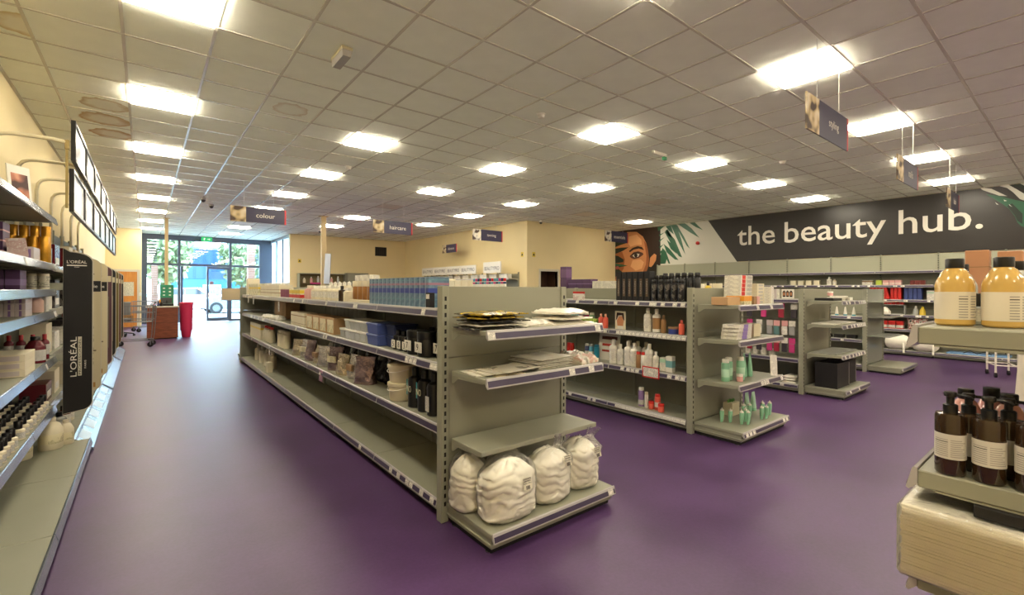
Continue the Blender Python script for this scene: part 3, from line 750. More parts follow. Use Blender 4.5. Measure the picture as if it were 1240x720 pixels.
LASTB = ['']
def bottle(label, loc, r, h, m, cap, lab=None, style='std', group=None, cat='bottle', name='bottle', lz=(0.18, 0.6), n=16, capmat2=None, rz=0.0):
    t = thing(name, label, cat, loc, rz, group); LASTB[0] = t.name
    k = (round(r, 4), round(h, 4), style)
    if style == 'std':
        body = [(r * .86, 0), (r, .02 * h), (r, .66 * h), (r * .9, .73 * h), (r * .42, .79 * h), (r * .40, .82 * h)]
        cp = [(r * .46, .80 * h), (r * .46, .985 * h), (r * .40, h)]
    elif style == 'squat':
        body = [(r * .9, 0), (r, .025 * h), (r, .60 * h), (r * .95, .66 * h), (r * .60, .82 * h), (r * .46, .845 * h), (r * .46, .87 * h)]
        cp = [(r * .46, .855 * h), (r * .48, .86 * h), (r * .48, .985 * h), (r * .45, h)]
    elif style == 'jar':
        body = [(r * .93, 0), (r, .03 * h), (r, .68 * h), (r * .94, .72 * h)]
        cp = [(r * 1.03, .70 * h), (r * 1.04, .72 * h), (r * 1.04, .97 * h), (r, h)]
    elif style == 'can':
        body = [(r * .95, 0), (r, .012 * h), (r, .80 * h), (r * .80, .84 * h)]
        cp = [(r * .82, .835 * h), (r * .84, .84 * h), (r * .84, .97 * h), (r * .72, h)]
    elif style == 'fullcan':
        body = [(r * .96, 0), (r, .01 * h), (r, .99 * h), (r * .97, h)]
        cp = [(r * .9, h * .995), (r * .9, h * 1.0), (r * .82, h * 1.003)]
    elif style == 'taper':
        body = [(r * .9, 0), (r, .03 * h), (r * .92, .5 * h), (r * .5, .74 * h), (r * .36, .80 * h)]
        cp = [(r * .40, .79 * h), (r * .40, .94 * h), (r * .16, .96 * h), (r * .14, h)]
    elif style == 'pump':
        body = [(r * .9, 0), (r, .02 * h), (r, .70 * h), (r * .93, .735 * h), (r * .45, .745 * h)]
        cp = [(r * .48, .74 * h), (r * .48, .84 * h), (r * .40, .85 * h), (r * .26, .855 * h), (r * .26, .94 * h)]
    elif style == 'dropper':
        body = [(r * .9, 0), (r, .03 * h), (r, .52 * h), (r * .5, .60 * h)]
        cp = [(r * .62, .58 * h), (r * .62, .97 * h), (r * .55, h)]
    elif style == 'jug':
        body = [(r * .92, 0), (r, .03 * h), (r, .62 * h), (r * .7, .80 * h), (r * .36, .87 * h), (r * .34, .9 * h)]
        cp = [(r * .40, .88 * h), (r * .40, .99 * h), (r * .36, h)]
    link('body', lathe(k + ('b',), body, n), m, t)
    c = link('pump_head' if style == 'pump' else 'cap', lathe(k + ('c',), cp, n), cap, t)
    if style == 'pump':
        link('nozzle', cached(k + ('n',), lambda: MB().lathe([(r * .30, .935 * h), (r * .42, .945 * h), (r * .44, .985 * h), (r * .38, h)], 12)
             .tube([(0, 0, .965 * h), (0, -r * .8, .962 * h), (0, -r * 1.25, .945 * h), (0, -r * 1.45, .915 * h)], r * .13, 8).mesh('nozzle', True)), cap, c)
    if lab:
        if isinstance(lab, tuple): lab, lz = lab[0], lab[1]
        link('label_wrap', lathe(k + ('l', lz), [(r * 1.008, lz[0] * h), (r * 1.010, lz[0] * h + 0.001), (r * 1.010, lz[1] * h - 0.001), (r * 1.008, lz[1] * h)], n), lab, t)
    return t

def squeeze_tube(label, loc, w, h, m, cap, group=None, rz=0.0, lab=None, cap_down=True):
    t = thing('squeeze_tube', label, 'tube', loc, rz, group)
    def mk():
        rs = []; n = 16
        for k in range(7):
            f = k / 6; z = h * (0.16 + 0.84 * f)
            ax = w / 2 * (0.92 + 0.12 * f); ay = w / 2 * (0.92 * (1 - f) ** 0.7 + 0.03)
            rs.append([(ax * cos(2 * pi * j / n), ay * sin(2 * pi * j / n), z) for j in range(n)])
        return MB().rings(rs).mesh('body', True)
    link('body', cached(('tube', w, h), mk), m, t)
    link('cap', lathe(('tcap', w, h), [(w * .44, 0), (w * .46, .01 * h), (w * .46, .15 * h), (w * .42, .17 * h)]), cap, t)
    return t

def nozzle_tube(label, loc, w, h, m, cap, group=None, rz=0.0):
    """standing tube, crimp at the foot, nozzle on top"""
    t = thing('nozzle_tube', label, 'tube', loc, rz, group)
    def mk():
        rs = []; n = 14
        for f, ax, ay in ((0, 1, .25), (.15, 1, .55), (.45, .96, .8), (.74, .9, .88), (.80, .7, .7)):
            rs.append([(w / 2 * ax * cos(2 * pi * j / n), w / 2 * ay * sin(2 * pi * j / n), h * f) for j in range(n)])
        return MB().rings(rs).mesh('body', True)
    link('body', cached(('ntube', w, h), mk), m, t)
    link('cap', lathe(('ncap', w, h), [(w * .36, .79 * h), (w * .36, .88 * h), (w * .12, .9 * h), (w * .08, h)], 12), cap, t)
    return t

def tub(label, loc, w, d, h, m, lid, group=None, rz=0.0):
    t = thing('storage_tub', label, 'tub', loc, rz, group)
    def mk():
        rs = []
        for f, k in ((0, .90), (.03, .93), (.8, 1.0)):
            rs.append([(sx * (w / 2 * k - c1), sy * (d / 2 * k - c2), h * f) for sx, sy, c1, c2 in
                       ((-1, -1, 0, .012), (-1, -1, .012, 0), (1, -1, .012, 0), (1, -1, 0, .012), (1, 1, 0, .012), (1, 1, .012, 0), (-1, 1, .012, 0), (-1, 1, 0, .012))])
        return MB().rings(rs).mesh('body')
    link('body', cached(('tub', w, d, h), mk), m, t)
    link('lid', bmesh_box(w + .006, d + .006, h * .2, .004), lid, t, (0, 0, h * .8))
    return t

def pouch(label, loc, w, d, h, m, seed, group=None, rz=0.0, lab=None):
    t = thing('foil_pouch', label, 'pouch', loc, rz, group)
    rnd = random.Random(seed)
    rs = []; n = 20
    for k in range(9):
        f = k / 8
        dep = d / 2 * (1 - f ** 1.6) * (1 if f > 0.05 else .8) + .003
        wid = w / 2 * (1.0 - .10 * sin(pi * f) + .04 * (f > .9))
        rs.append([(dep * sin(2 * pi * j / n) * (1 + rnd.uniform(-.16, .16)), (-1 if cos(2 * pi * j / n) < 0 else 1) * wid * abs(cos(2 * pi * j / n)) ** .6 * (1 + rnd.uniform(-.04, .04)), h * f + (rnd.uniform(-.006, .006) if 0 < k else 0)) for j in range(n)])
    link('bag', MB().rings([list(reversed(r)) for r in rs]).mesh('bag', True, 25), m, t)
    if lab: link('printed_label', MB().box(-d / 2 - .004, -d / 2 * .72, -w * .28, w * .28, h * .35, h * .62, .004), lab, t)
    return t

def packet(label, loc, w, d, th, m, seed, rz=0.0, group=None, film=None, cat='packet', name='folded_packet', amp=0.006, rx=0.0, ry=0.0):
    """soft flat packet lying on a shelf: crumpled slab"""
    nx, ny = 14, 10; v = []
    sd = seed * 3.7
    def top(i, j):
        x = (i / nx - .5) * w; y = (j / ny - .5) * d
        e = min(i, nx - i, j, ny - j) / 2.0
        edge = min(1, .35 + e * .5)
        z = th * edge + amp * noise.noise(Vector((x * 14 + sd, y * 14, sd))) + amp * .7 * noise.noise(Vector((x * 40 + sd, y * 34, 3)))
        return (x + .004 * noise.noise(Vector((y * 30, sd, 0))), y + .004 * noise.noise(Vector((x * 30, 0, sd))), max(z, .002))
    mb = MB()
    for j in range(ny + 1):
        for i in range(nx + 1): mb.v.append(top(i, j))
    for j in range(ny):
        for i in range(nx):
            a = j * (nx + 1) + i; mb.f.append((a, a + 1, a + nx + 2, a + nx + 1))
    per = [(i, 0) for i in range(nx)] + [(nx, j) for j in range(ny)] + [(i, ny) for i in range(nx, 0, -1)] + [(0, j) for j in range(ny, 0, -1)]
    o = len(mb.v)
    for i, j in per:
        q = mb.v[j * (nx + 1) + i]; mb.v.append((q[0] * .99, q[1] * .99, 0.0))
    L_ = len(per)
    for k in range(L_):
        a = per[k][1] * (nx + 1) + per[k][0]; b = per[(k + 1) % L_][1] * (nx + 1) + per[(k + 1) % L_][0]
        mb.f.append((o + k, o + (k + 1) % L_, b, a))
    mb.f.append(tuple(o + k for k in reversed(range(L_))))
    ob = link(name, mb.mesh(name, True, 60), m, None, loc, (rx, ry, rz)); tag(ob, label, cat, group)
    return ob

def row(n, y0, y1, x, z, fn, desc, where, jit=0.0, seed=0):
    """n items facing -x along a shelf; index 0 is the far (left in the photograph) end"""
    rnd = random.Random(seed)
    st = (y1 - y0) / n
    return [fn(nth(i, n, desc, where), (x + rnd.uniform(-jit, jit), y1 - st * (i + .5), z)) for i in range(n)]

# colours of packs
C = lambda n, rgb, rough=0.4, **k: mat(n, rgb, rough, **k)
GOLD = mat('gold_lacquer', (204, 168, 92), 0.2, coat=0.5)
GOLDM = mat('gold_metal', (206, 150, 48), 0.28, metal=0.6, vary=0.25, scale=18)
AMBER = mat('amber_wax', (158, 112, 66), 0.3, vary=0.15, scale=14)
BLUEP = ramp_mat('blue_teal_pattern', [(0.3, (74, 98, 122)), (0.5, (92, 118, 140)), (0.7, (118, 146, 160))], 22, 'noise', 0.4)
BLUEB = C('royal_blue_print', (52, 66, 140)); PINKP = C('dusty_pink_print', (150, 110, 130))
TEAL = C('teal_print', (90, 140, 150))
MINT = mat('mint_green', (138, 190, 156), 0.35); MINTL = mat('mint_label', (176, 212, 186), 0.4)
RED = C('pillar_red', (198, 40, 34)); CORAL = C('coral', (222, 98, 78)); ORANGE = C('orange_print', (226, 150, 46))
PURP = C('deep_purple', (84, 56, 92)); LILAC = C('lilac_card', (190, 178, 176)); LILP = C('lilac_print', (132, 104, 150))
VIOLET = C('violet_print', (142, 118, 190)); KRAFT = C('kraft_card', (186, 150, 108), 0.7); BROWNC = C('brown_card', (150, 118, 84), 0.7)
PINK = C('soft_pink', (216, 160, 156)); HOT = C('hot_pink', (190, 60, 120)); YEL = C('yellow_print', (222, 192, 60))
NAVY = C('navy_plastic', (44, 54, 96)); BLUT = C('blue_tub', (72, 88, 150)); CREAMB = C('ivory_card', (218, 208, 180), 0.6)
WPRINT = print_mat('white_print', (226, 222, 208), (172, 166, 164), 70, 0.55, 0.45, 20)
DPRINT = print_mat('grey_print', (206, 203, 194), (110, 108, 106), 110, 0.7, 0.5, 26)
KPRINT = print_mat('dark_print', (26, 24, 26), (150, 140, 128), 60, 0.5, 0.35, 14)
YPRINT = print_mat('ivory_print', (222, 212, 176), (130, 120, 80), 60, 0.5, 0.5, 12)
BROWNG = mat('brown_bottle', (52, 36, 20), 0.12, coat=0.4); BRONZE = C('bronze_plastic', (150, 112, 72), 0.3)
WINE = C('wine_red', (96, 26, 36), 0.25); GREENP = C('leaf_green', (88, 150, 70)); SKYB = C('sky_blue', (70, 150, 176))
SMOKE = mat('clear_grey_plastic', (176, 178, 172), 0.2)
FOILS = [mat('foil_gold', (206, 190, 160), 0.25, metal=0.75, vary=0.45, scale=9, bump=1.0, bscale=38),
         mat('foil_silver', (214, 208, 202), 0.22, metal=0.8, vary=0.4, scale=10, bump=1.0, bscale=42),
         mat('foil_plum', (166, 142, 142), 0.25, metal=0.75, vary=0.5, scale=8, bump=1.0, bscale=36)]
FOILK = ramp_mat('foil_black', [(0.35, (14, 14, 16)), (0.6, (34, 34, 38)), (0.72, (120, 124, 130))], 20, 'noise', 0.25, 0.3)

# ------------------------------------------------------------------ gondola 1, left face
T = 1.2965
W1 = 'on the nearest gondola top shelf'
row(4, 8.75, 9.65, 1.56, T, lambda l, p: carton(l, p, .16, .21, .2, YPRINT, ((.11, .14, YEL),), name='wax_carton'), 'ivory carton with a yellow stripe', W1)
row(5, 7.22, 8.6, 1.58, T, lambda l, p: carton(l, p, .18, .255, .17, CREAMB, ((.05, .06, BROWNC), (.1, .105, BROWNC)), name='strip_pack'), 'ivory box of paper strips', W1)
row(5, 7.2, 8.5, 1.58, T + .1715, lambda l, p: carton(l, p, .1, .2, .03, WPRINT, name='strip_sleeve'), 'white sleeve on the ivory strip boxes', W1)
row(6, 6.62, 7.16, 1.52, T, lambda l, p: bottle(l, p, .036, .13, C('plum_tint', (140, 84, 104)), CREAM, None, 'can'), 'plum pink canister', W1)
row(3, 6.05, 6.6, 1.53, T, lambda l, p: carton(l, p, .1, .17, .115, YPRINT, ((.06, .1, YEL), (.005, .045, RED)), name='wax_carton'), 'box with yellow and red bands', W1)
row(2, 5.6, 5.9, 1.53, T, lambda l, p: bottle(l, p, .055, .16, C('pale_pink_tint', (206, 158, 150)), CREAM, None, 'std'), 'pale pink lotion bottle', W1)
row(6, 4.66, 5.58, 1.52, T, lambda l, p: bottle(l, p, .056, .155, CREAMB, WHITE, WPRINT, 'std'), 'ivory lotion bottle', W1)
row(5, 4.75, 5.5, 1.66, T, lambda l, p: bottle(l, p, .05, .2, CREAMB, WHITE, None, 'taper'), 'ivory spray bottle in the back row', W1)
bottle('slim dark bottle between ivory bottles and amber wax jars', (1.5, 4.56, T), .034, .15, BROWNG, BLACK)
row(2, 4.31, 4.47, 1.5, T, lambda l, p: bottle(l, p, .03, .13, CREAM, WHITE, None, 'std'), 'small ivory pump bottle left of amber wax', W1)
row(4, 3.80, 4.27, 1.54, T + .028, lambda l, p: bottle(l, p, .056, .165, AMBER, CREAM, None, 'jar', cat='jar', name='wax_jar'), 'amber wax jar with cream lid', W1)
tag(link('jar_tray', MB().box(1.47, 1.63, 3.785, 4.285, T, T + .025, .003), CREAMB), 'ivory tray under the amber wax jars on top shelf', 'tray')
row(3, 3.84, 4.2, 1.54, T + .028 + .166, lambda l, p: carton(l, p, .09, .11, .05, WPRINT, name='small_box'), 'small white box on amber wax jars', W1)
row(13, 2.74, 3.77, 1.545, T, lambda l, p: carton(l, p, .16, .0765, .205, BLUEP, ((.095, .13, BLUEB), (.15, .166, PINKP), (.183, .187, TEAL), (.05, .054, TEAL)), name='powder_carton', face=(C('pale_edge', (176, 190, 198)), '-x', .003, .2, .002)), 'blue and teal patterned carton', W1)
carton('black and white box beside the upright, right of blue cartons', (1.468, 2.72, T + .0), .035, .06, .1, BLACKM, face=(WPRINT, '-x', .045, .03, .06), name='small_box')
W2 = 'on the nearest gondola second shelf'
T = .9565
row(3, 7.6, 8.4, 1.76, T, lambda l, p: carton(l, p, .2, .25, .25, KRAFT, name='brown_carton'), 'plain brown carton', W2)
for i in range(7):
    packet(nth(i, 7, 'crumpled white sachet', 'in front of brown cartons'), (1.545 + .02 * (i % 2), 8.4 - i * .17, T), .12, .14, .05, WPRINT, i + 1, .3 * (i % 3), amp=.018, name='sachet')
row(4, 5.82, 6.48, 1.55, T, lambda l, p: carton(l, p, .15, .15, .165, CREAMB, ((.03, .034, BROWNC), (.12, .13, BROWNC)), name='ivory_carton'), 'ivory carton behind hanging tag', W2)
row(4, 4.72, 5.74, 1.56, T, lambda l, p: carton(l, p, .17, .24, .165, KRAFT, face=(YPRINT, '-x', .2, .13, .015), name='printed_carton'), 'tan printed carton', W2)
row(8, 4.72, 5.74, 1.78, T, lambda l, p: bottle(l, p, .05, .29, SMOKE, CREAM, None, 'can'), 'grey canister behind tan cartons', W2)
for lev, n, y0 in ((0, 5, 3.84), (1, 4, 3.84)):
    for i in range(n):
        tub(nth(i, n, 'white lidded tub in %s layer' % ('lower', 'upper')[lev], W2), (1.56, y0 + (n - 1 - i + .5) * .134, T + lev * .092), .2, .13, .09, SMOKE, WHITE, group='white tubs')
for lev in (0, 1):
    tub('%s blue tub of the front stack %s' % (('lower', 'upper')[lev], W2), (1.56, 3.70, T + lev * .092), .2, .24, .09, BLUT, BLUT)
    tub('%s navy tub of the back stack %s' % (('lower', 'upper')[lev], W2), (1.62, 3.475, T + lev * .092), .2, .17, .09, NAVY, NAVY)
for i, (y, num) in enumerate(((3.34, '5'), (3.245, '8'), (3.15, '3'))):
    b = bottle(nth(i, 3, 'black bottle with a numbered white label', W2), (1.53, y, T), .042, .145, BLACK, BLACK, None, 'std')
    link('label_wrap', MB().box(-.0445, -.0425, -.032, .032, .015, .075), WPRINT, b)
    lettering(num, BLACKM, b, -.0452, 0, .045, '-x', height=.04)
for i, (y, num) in enumerate(((3.03, '7'), (2.87, '9'), (2.735, '7'))):
    b = bottle(nth(i, 3, 'wide black jar with a numbered label', W2), (1.53 if i < 2 else 1.6, y, T), .07, .17, BLACK, BLACK, None, 'jar', cat='jar', name='jar')
    link('label_wrap', MB().box(-.0735, -.0705, -.05, .05, .03, .10), WPRINT, b)
    lettering(num, BLACKM, b, -.0742, .01, .065, '-x', height=.045)
row(4, 2.9, 3.36, 1.80, T, lambda l, p: bottle(l, p, .05, .16, BLACK, BLACK), 'black bottle in back row', W2)
W3 = 'on the nearest gondola third shelf'
T = .5715
row(5, 8.5, 9.45, 1.55, T, lambda l, p: carton(l, p, .15, .18, .25, CREAMB, ((.16, .19, YEL),), name='wax_carton'), 'tall ivory carton with yellow stripe', W3)
row(4, 7.85, 8.46, 1.54, T, lambda l, p: bottle(l, p, .05, .24, CREAMB, RED, None, 'squat'), 'ivory bottle with red stopper', W3)
row(4, 6.98, 7.5, 1.56, T, lambda l, p: bottle(l, p, .05, .24, CREAMB, CREAM, None, 'can'), 'ivory canister', W3)
ys = [6.3, 6.02, 5.76, 5.5, 5.2, 4.92, 4.62, 4.36, 4.06]
for i, y in enumerate(ys):
    pouch(nth(i, 9, 'shiny foil pouch with brown print', W3), (1.545 + .02 * (i % 2), y, T), .22, .14, .2 + .02 * (i % 3), FOILS[i % 3], i + 3, rz=.5 - .15 * (i % 4), lab=(None, YPRINT, None, BROWNC)[i % 4], group='foil pouches')
for i in range(8):
    pouch(nth(i, 8, 'glossy black bag behind the foil pouches', W3), (1.74, 5.6 - i * .25, T), .24, .16, .26 + .02 * (i % 2), FOILK, 40 + i, rz=.2 * (i % 3), group='black bags')
for k in (0, 1):
    b = thing('plastic_bucket', '%s cream plastic bucket of the stacked pair beside black bottles' % ('lower', 'upper')[k], 'bucket', (1.56, 3.33, T + k * .138), 0, 'stacked cream buckets')
    link('body', lathe('bucket', [(.092, 0), (.096, .005), (.108, .118), (.108, .12)], 20), CREAM, b)
    link('lid', lathe('bucketlid', [(.113, .11), (.115, .112), (.115, .132), (.105, .1365)], 20), CREAM, b)
    link('handle', MB().tube([(-.116 * sin(a) , .116 * cos(a), .108 - .03 * sin(a)) for a in [pi * q / 8 for q in range(9)]], .003, 6), WHITE, b)
for i, y in enumerate((3.055, 2.905, 2.77)):
    b = bottle(nth(i, 3, 'tall black bottle with teal and cream lettering', W3), (1.53, y, T), .052, .285, BLACK, BLACK, None, 'std')
    if i < 2:
        lettering('NO', mat('cream_ink', (222, 214, 176), 0.5), b, -.0535, -.005, .135, '-x', width=.07, height=.045)
        link('teal_stripe', MB().box(-.0535, -.0520, .018, .03, .09, .2), mat('teal_ink', (60, 150, 160), 0.5), b)
    else:
        link('label_wrap', MB().box(-.0545, -.0525, -.02, .03, .03, .13), DPRINT, b)
W4 = 'on the nearest gondola base shelf'
row(4, 8.0, 9.6, 1.6, .1215, lambda l, p: bottle(l, p, .06, .29, CREAMB, CREAM, None, 'std'), 'tall ivory bottle', W4)
carton('small ivory carton standing alone on nearest gondola base shelf', (1.5, 7.95, .1215), .08, .12, .15, CREAMB, name='ivory_carton')
# hanging paper tags under shelves
def shelf_tag(label, x, y, z, w, h, m, cat='shelf tag'):
    return tag(link('shelf_tag', bmesh_box(.002, w, h), m, None, (x, y, z)), label, cat)
shelf_tag('pink paper tag hanging below the third shelf among foil pouches', 1.428, 5.0, .455, .11, .115, print_mat('pink_tag', (206, 160, 180), (90, 70, 90), 40, .6, .6, 10))
shelf_tag('white paper tag hanging under far end of the nearest gondola', 1.428, 7.55, .44, .09, .12, PAPER)
shelf_tag('first white tag hanging from top shelf near the entrance', 1.428, 9.35, 1.16, .07, .085, PAPER)
shelf_tag('second white tag hanging from top shelf near the entrance', 1.428, 8.85, 1.15, .07, .095, PAPER)
shelf_tag('slim white tag hanging from top shelf above the sachets', 1.428, 6.95, 1.10, .07, .14, PAPER)

# ------------------------------------------------------------------ near end bay: packets and cotton bags
BLKY = ramp_mat('black_yellow_film', [(0.35, (30, 28, 26)), (0.55, (58, 56, 50)), (0.62, (150, 146, 134)), (0.7, (40, 38, 34))], 12, 'noise', 0.25, 0, (3, 1, 1))
BLKY2 = ramp_mat('yellow_black_film', [(0.4, (44, 42, 36)), (0.55, (190, 160, 40)), (0.66, (60, 58, 50))], 7, 'noise', 0.25, 0, (2, 1, 1))
CLRP = ramp_mat('clear_white_packet', [(0.3, (196, 190, 174)), (0.5, (224, 220, 206)), (0.7, (170, 164, 150))], 14, 'noise', 0.2)
WHTP = ramp_mat('white_cape_packet', [(0.3, (222, 216, 200)), (0.6, (236, 232, 218)), (0.75, (206, 170, 160))], 9, 'noise', 0.3)
Z = 1.191
for i in range(5):
    packet('%s black folded cape packet in the pile at left' % ['bottom', 'second lowest', 'middle', 'second highest', 'top'][i], (1.62 + .015 * (i % 3 - 1), 2.24 + .01 * (i % 2), Z + i * .0205), .36 - .02 * (i % 2), .27, .016, (BLKY, CLRP, BLKY, BLKY2, BLKY2)[i], i + 2, .06 * (i - 2), amp=.004, group='folded cape packets')
packet('clear crumpled packet in the middle of the upper end shelf', (1.95, 2.27, Z), .30, .24, .035, CLRP, 11, -.1, amp=.016)
for i in range(3):
    packet('%s white folded packet at right of upper end shelf' % ['lower', 'middle', 'topmost'][i], (2.24 - .02 * i, 2.25, Z + i * .034), .34 - .03 * i, .28, .034 if i == 2 else .02, WHTP, 14 + i, .15 * i - .1, amp=.009, group='white packets')
Z = .926
PRP = print_mat('white_printed_packet', (228, 222, 204), (120, 116, 96), 26, .4, .3, 8)
for i in range(4):
    packet('%s white printed packet at left of lower end shelf' % ['lowest', 'second', 'third', 'uppermost'][i], (1.62 + .035 * i, 2.25 - .025 * i, Z + i * .008), .30, .22, .007, PRP if i % 2 else WHTP, 20 + i, .08 * i - .12, amp=.004, group='printed packets')
packet('thin yellow edged packet at the front of lower end shelf', (1.66, 2.12, Z), .22, .1, .006, YPRINT, 27, -.1, amp=.003)
for i in range(6):
    packet('%s grey white towel packet in the pile at centre' % ['bottom', 'second', 'third', 'fourth', 'fifth', 'top'][i], (2.02 + .008 * (i % 3), 2.25, Z + i * .0115), .32, .27, .011, (CLRP, WHTP)[i % 2], 30 + i, .04 * (i % 3) + .05, amp=.003, group='towel packets')
packet('crumpled clear patterned packet at right of lower end shelf', (2.31, 2.22, Z), .22, .25, .06, ramp_mat('clear_pattern_packet', [(0.3, (130, 126, 112)), (0.45, (214, 208, 190)), (0.6, (196, 150, 136)), (0.7, (224, 220, 206))], 16, 'noise', .2), 40, .2, amp=.03)

COTTON = mat('cotton_wool', (250, 246, 230), 0.95, vary=0.02, scale=9)
BAGF = clear_mat('cotton_bag_film', (255, 255, 255), 0.05, 0.12, 0.9, 24, 0.02, fres=0.65)
def cotton_bag(label, x, y, z, rx, ry, h, seed, neck=0.0, lean=0.0):
    """coiled cotton rope inside a clear bag; neck = extra height of the twisted bag top, leaning forward by lean"""
    t = thing('cotton_wool_bag', label, 'bag', (x, y, z), 0, 'bags of cotton wool')
    def sup(ca, sa): return (abs(ca) ** 2.5 + abs(sa) ** 2.5) ** (-1 / 2.5)
    def prof(f):
        if f < .12: return .80 + .20 * sin(f / .12 * pi / 2)
        if f < .60: return 1.0
        return max(0.05, cos((f - .60) / .40 * pi / 2)) ** .55
    rs = []; n = 72; K = 54
    for k in range(K + 1):
        f = k / K; ring = []
        for j in range(n):
            a = 2 * pi * j / n; ca, sa = cos(a), sin(a)
            u = Vector((ca * 1.3 + seed, sa * 1.3, f * 2.0))
            ph = f * 6.2 + .45 * sin(a + seed) + 1.5 * noise.noise(Vector((ca * 1.1 + seed, sa * 1.1, f * 1.6))) + .5 * noise.noise(u * 2.3)
            strand = (abs(sin(ph * pi)) ** .5 - .7) * (.55 + .9 * abs(noise.noise(u * 1.7 + Vector((3, 1, 7)))) * 2)
            m_ = prof(f) * sup(ca, sa) * (1 + .12 * strand + .09 * noise.noise(u * 1.1) + .018 * noise.noise(u * 9))
            ring.append((rx * ca * m_, ry * sa * m_, f * h * .93 + .012 * noise.noise(u * 2.2) * (f > .1)))
        rs.append(ring)
    link('cotton_roll', MB().rings(rs).mesh('cotton_roll', True, 80), COTTON, t, (0, 0, .003))
    rs = []; n = 60; K = 34
    for k in range(K + 1):
        f = k / K; ring = []
        ft = f * (h + neck) / h if neck else f
        pr = prof(min(1, ft * .95)) * 1.04
        if neck and ft > .80:
            q = (ft - .80) / ((h + neck) / h - .80)
            pr = max(.16, pr * (1 - q)) + (.16 * max(0, q - .55) / .45)
        for j in range(n):
            a = 2 * pi * j / n; ca, sa = cos(a), sin(a)
            u = Vector((ca * 2 + seed * 2, sa * 2, f * 4))
            m_ = pr * sup(ca, sa) * (1.01 + .05 * noise.noise(u * 1.1) + .06 * noise.noise(u * 3.1) * (.5 + f)) + (.10 * noise.noise(Vector((a * 3, seed, f * 6))) if ft > .85 else 0)
            ring.append((rx * ca * m_, ry * sa * m_ - lean * max(0, f - .5) * 2, f * (h + neck)))
        rs.append(ring)
    link('clear_bag', MB().rings(rs, True, False).mesh('clear_bag', True, 80), BAGF, t, (0, 0, .001))
    return t
def bag_print(t, x, y, z, tilt=0.25):
    ink = mat('black_ink', (40, 38, 36), 0.6)
    p = link('printed_patch', MB().box(-.030, .030, .0, .0006, -.036, .028), mat('printed_white', (236, 230, 208), .5), t, (x, y, z), (-tilt, 0, 0))
    for k, s in enumerate(('COTTON WOOL', 'PURE WHITE', 'ROLL 500 g')):
        lettering(s, ink, p, 0, -.0012, .022 - k * .012, '-y', width=.056 - .01 * (k % 2), height=.007)
    link('print_block', MB().box(-.014, .014, -.0016, -.0008, -.034, -.014), print_mat('barcode', (60, 56, 52), (200, 190, 170), 200, .7, .6, 40), p)
b1 = cotton_bag('leftmost bag of cotton wool, half behind the largest bag', 1.515, 2.33, .1215, .105, .10, .33, 1.3)
b2 = cotton_bag('largest front bag of cotton wool, second from the left', 1.64, 2.11, .1215, .175, .115, .345, 4.1)
b3 = cotton_bag('bag of cotton wool with knotted top, third from left', 1.975, 2.13, .1215, .145, .115, .335, 7.7, .08, .13)
b4 = cotton_bag('rightmost bag of cotton wool at the end of the base shelf', 2.275, 2.15, .1215, .125, .115, .335, 9.2, .07, .14)
b5 = cotton_bag('bag of cotton wool hidden behind the knotted bag', 1.80, 2.345, .1215, .11, .085, .345, 12.5)
bag_print(b2, .055, -.118, .205); bag_print(b3, .075, -.105, .245); bag_print(b4, .07, -.108, .23)

# ------------------------------------------------------------------ gondola 2, left face
T = 1.2915; V1 = 'on the middle gondola top shelf'
for i in range(6):
    y = 3.475 - i * .078
    b = carton(nth(i, 6, 'tall black box with pale vertical lettering', V1), (4.40, y, T), .1, .07, .33, BLACKM, name='tall_carton', group='tall black boxes', face=(mat('bronze_stripe', (96, 76, 56), .4), '-x', .03, .2, .05))
    lettering('SALON', mat('silver_ink', (150, 144, 134), .4), b, -.0516, 0, .15, '-x', width=.14, height=.018, spin=pi / 2)
row(4, 2.80, 3.04, 4.42, T, lambda l, p: bottle(l, p, .026, .285, BLACK, BLACK, None, 'can'), 'tall black spray can in back row', V1)
row(5, 2.62, 3.02, 4.34, T, lambda l, p: bottle(l, p, .03, .235, BLACKM, SMOKE if False else BLACK, (KPRINT, (.05, .78)), 'can'), 'black styling spray can in front row', V1)
row(6, 2.56, 3.02, 4.55, T, lambda l, p: bottle(l, p, .034, .31, BLACK, BLACK, None, 'can'), 'tall black can at the back', V1)
s_ = tag(link('promo_card', bmesh_box(.004, .2, .13, .001), print_mat('promo_white', (232, 226, 214), (150, 60, 60), 60, .5, .5, 14), None, (4.235, 4.0, T - .03)), 'white and red promotion card on the middle gondola top shelf', 'card')
link('red_band', bmesh_box(.0045, .2, .025), RED, s_, (-.0006, 0, .105)); link('red_foot', bmesh_box(.0045, .2, .012), RED, s_, (-.0006, 0, 0))
carton('long flat white box lying on the middle gondola top shelf', (4.93, 3.86 + .25, 1.2915), .2, .40, .24, WPRINT, name='flat_box')
carton('square white box beside the tall black boxes', (4.93, 3.77, 1.2915), .2, .19, .27, WHITE, name='white_box')
row(3, 4.36, 4.8, 4.93, 1.2915, lambda l, p: carton(l, p, .15, .14, .27, PURP, ((.06, .065, LILP), (.2, .21, LILP)), name='purple_carton'), 'dark purple carton behind the near end bay', V1)
carton('tall dark purple box standing above the other purple cartons', (4.90, 4.89, 1.2915), .12, .12, .46, PURP, ((.3, .42, mat('purple_print', (110, 80, 116), .4)),), name='tall_carton')
T = .9565; V2 = 'on the middle gondola second shelf'
bottle('teal pump bottle at the far end of the second shelf', (4.45, 4.30, T), .035, .21, C('teal_plastic', (46, 140, 136)), TEAL, None, 'pump')
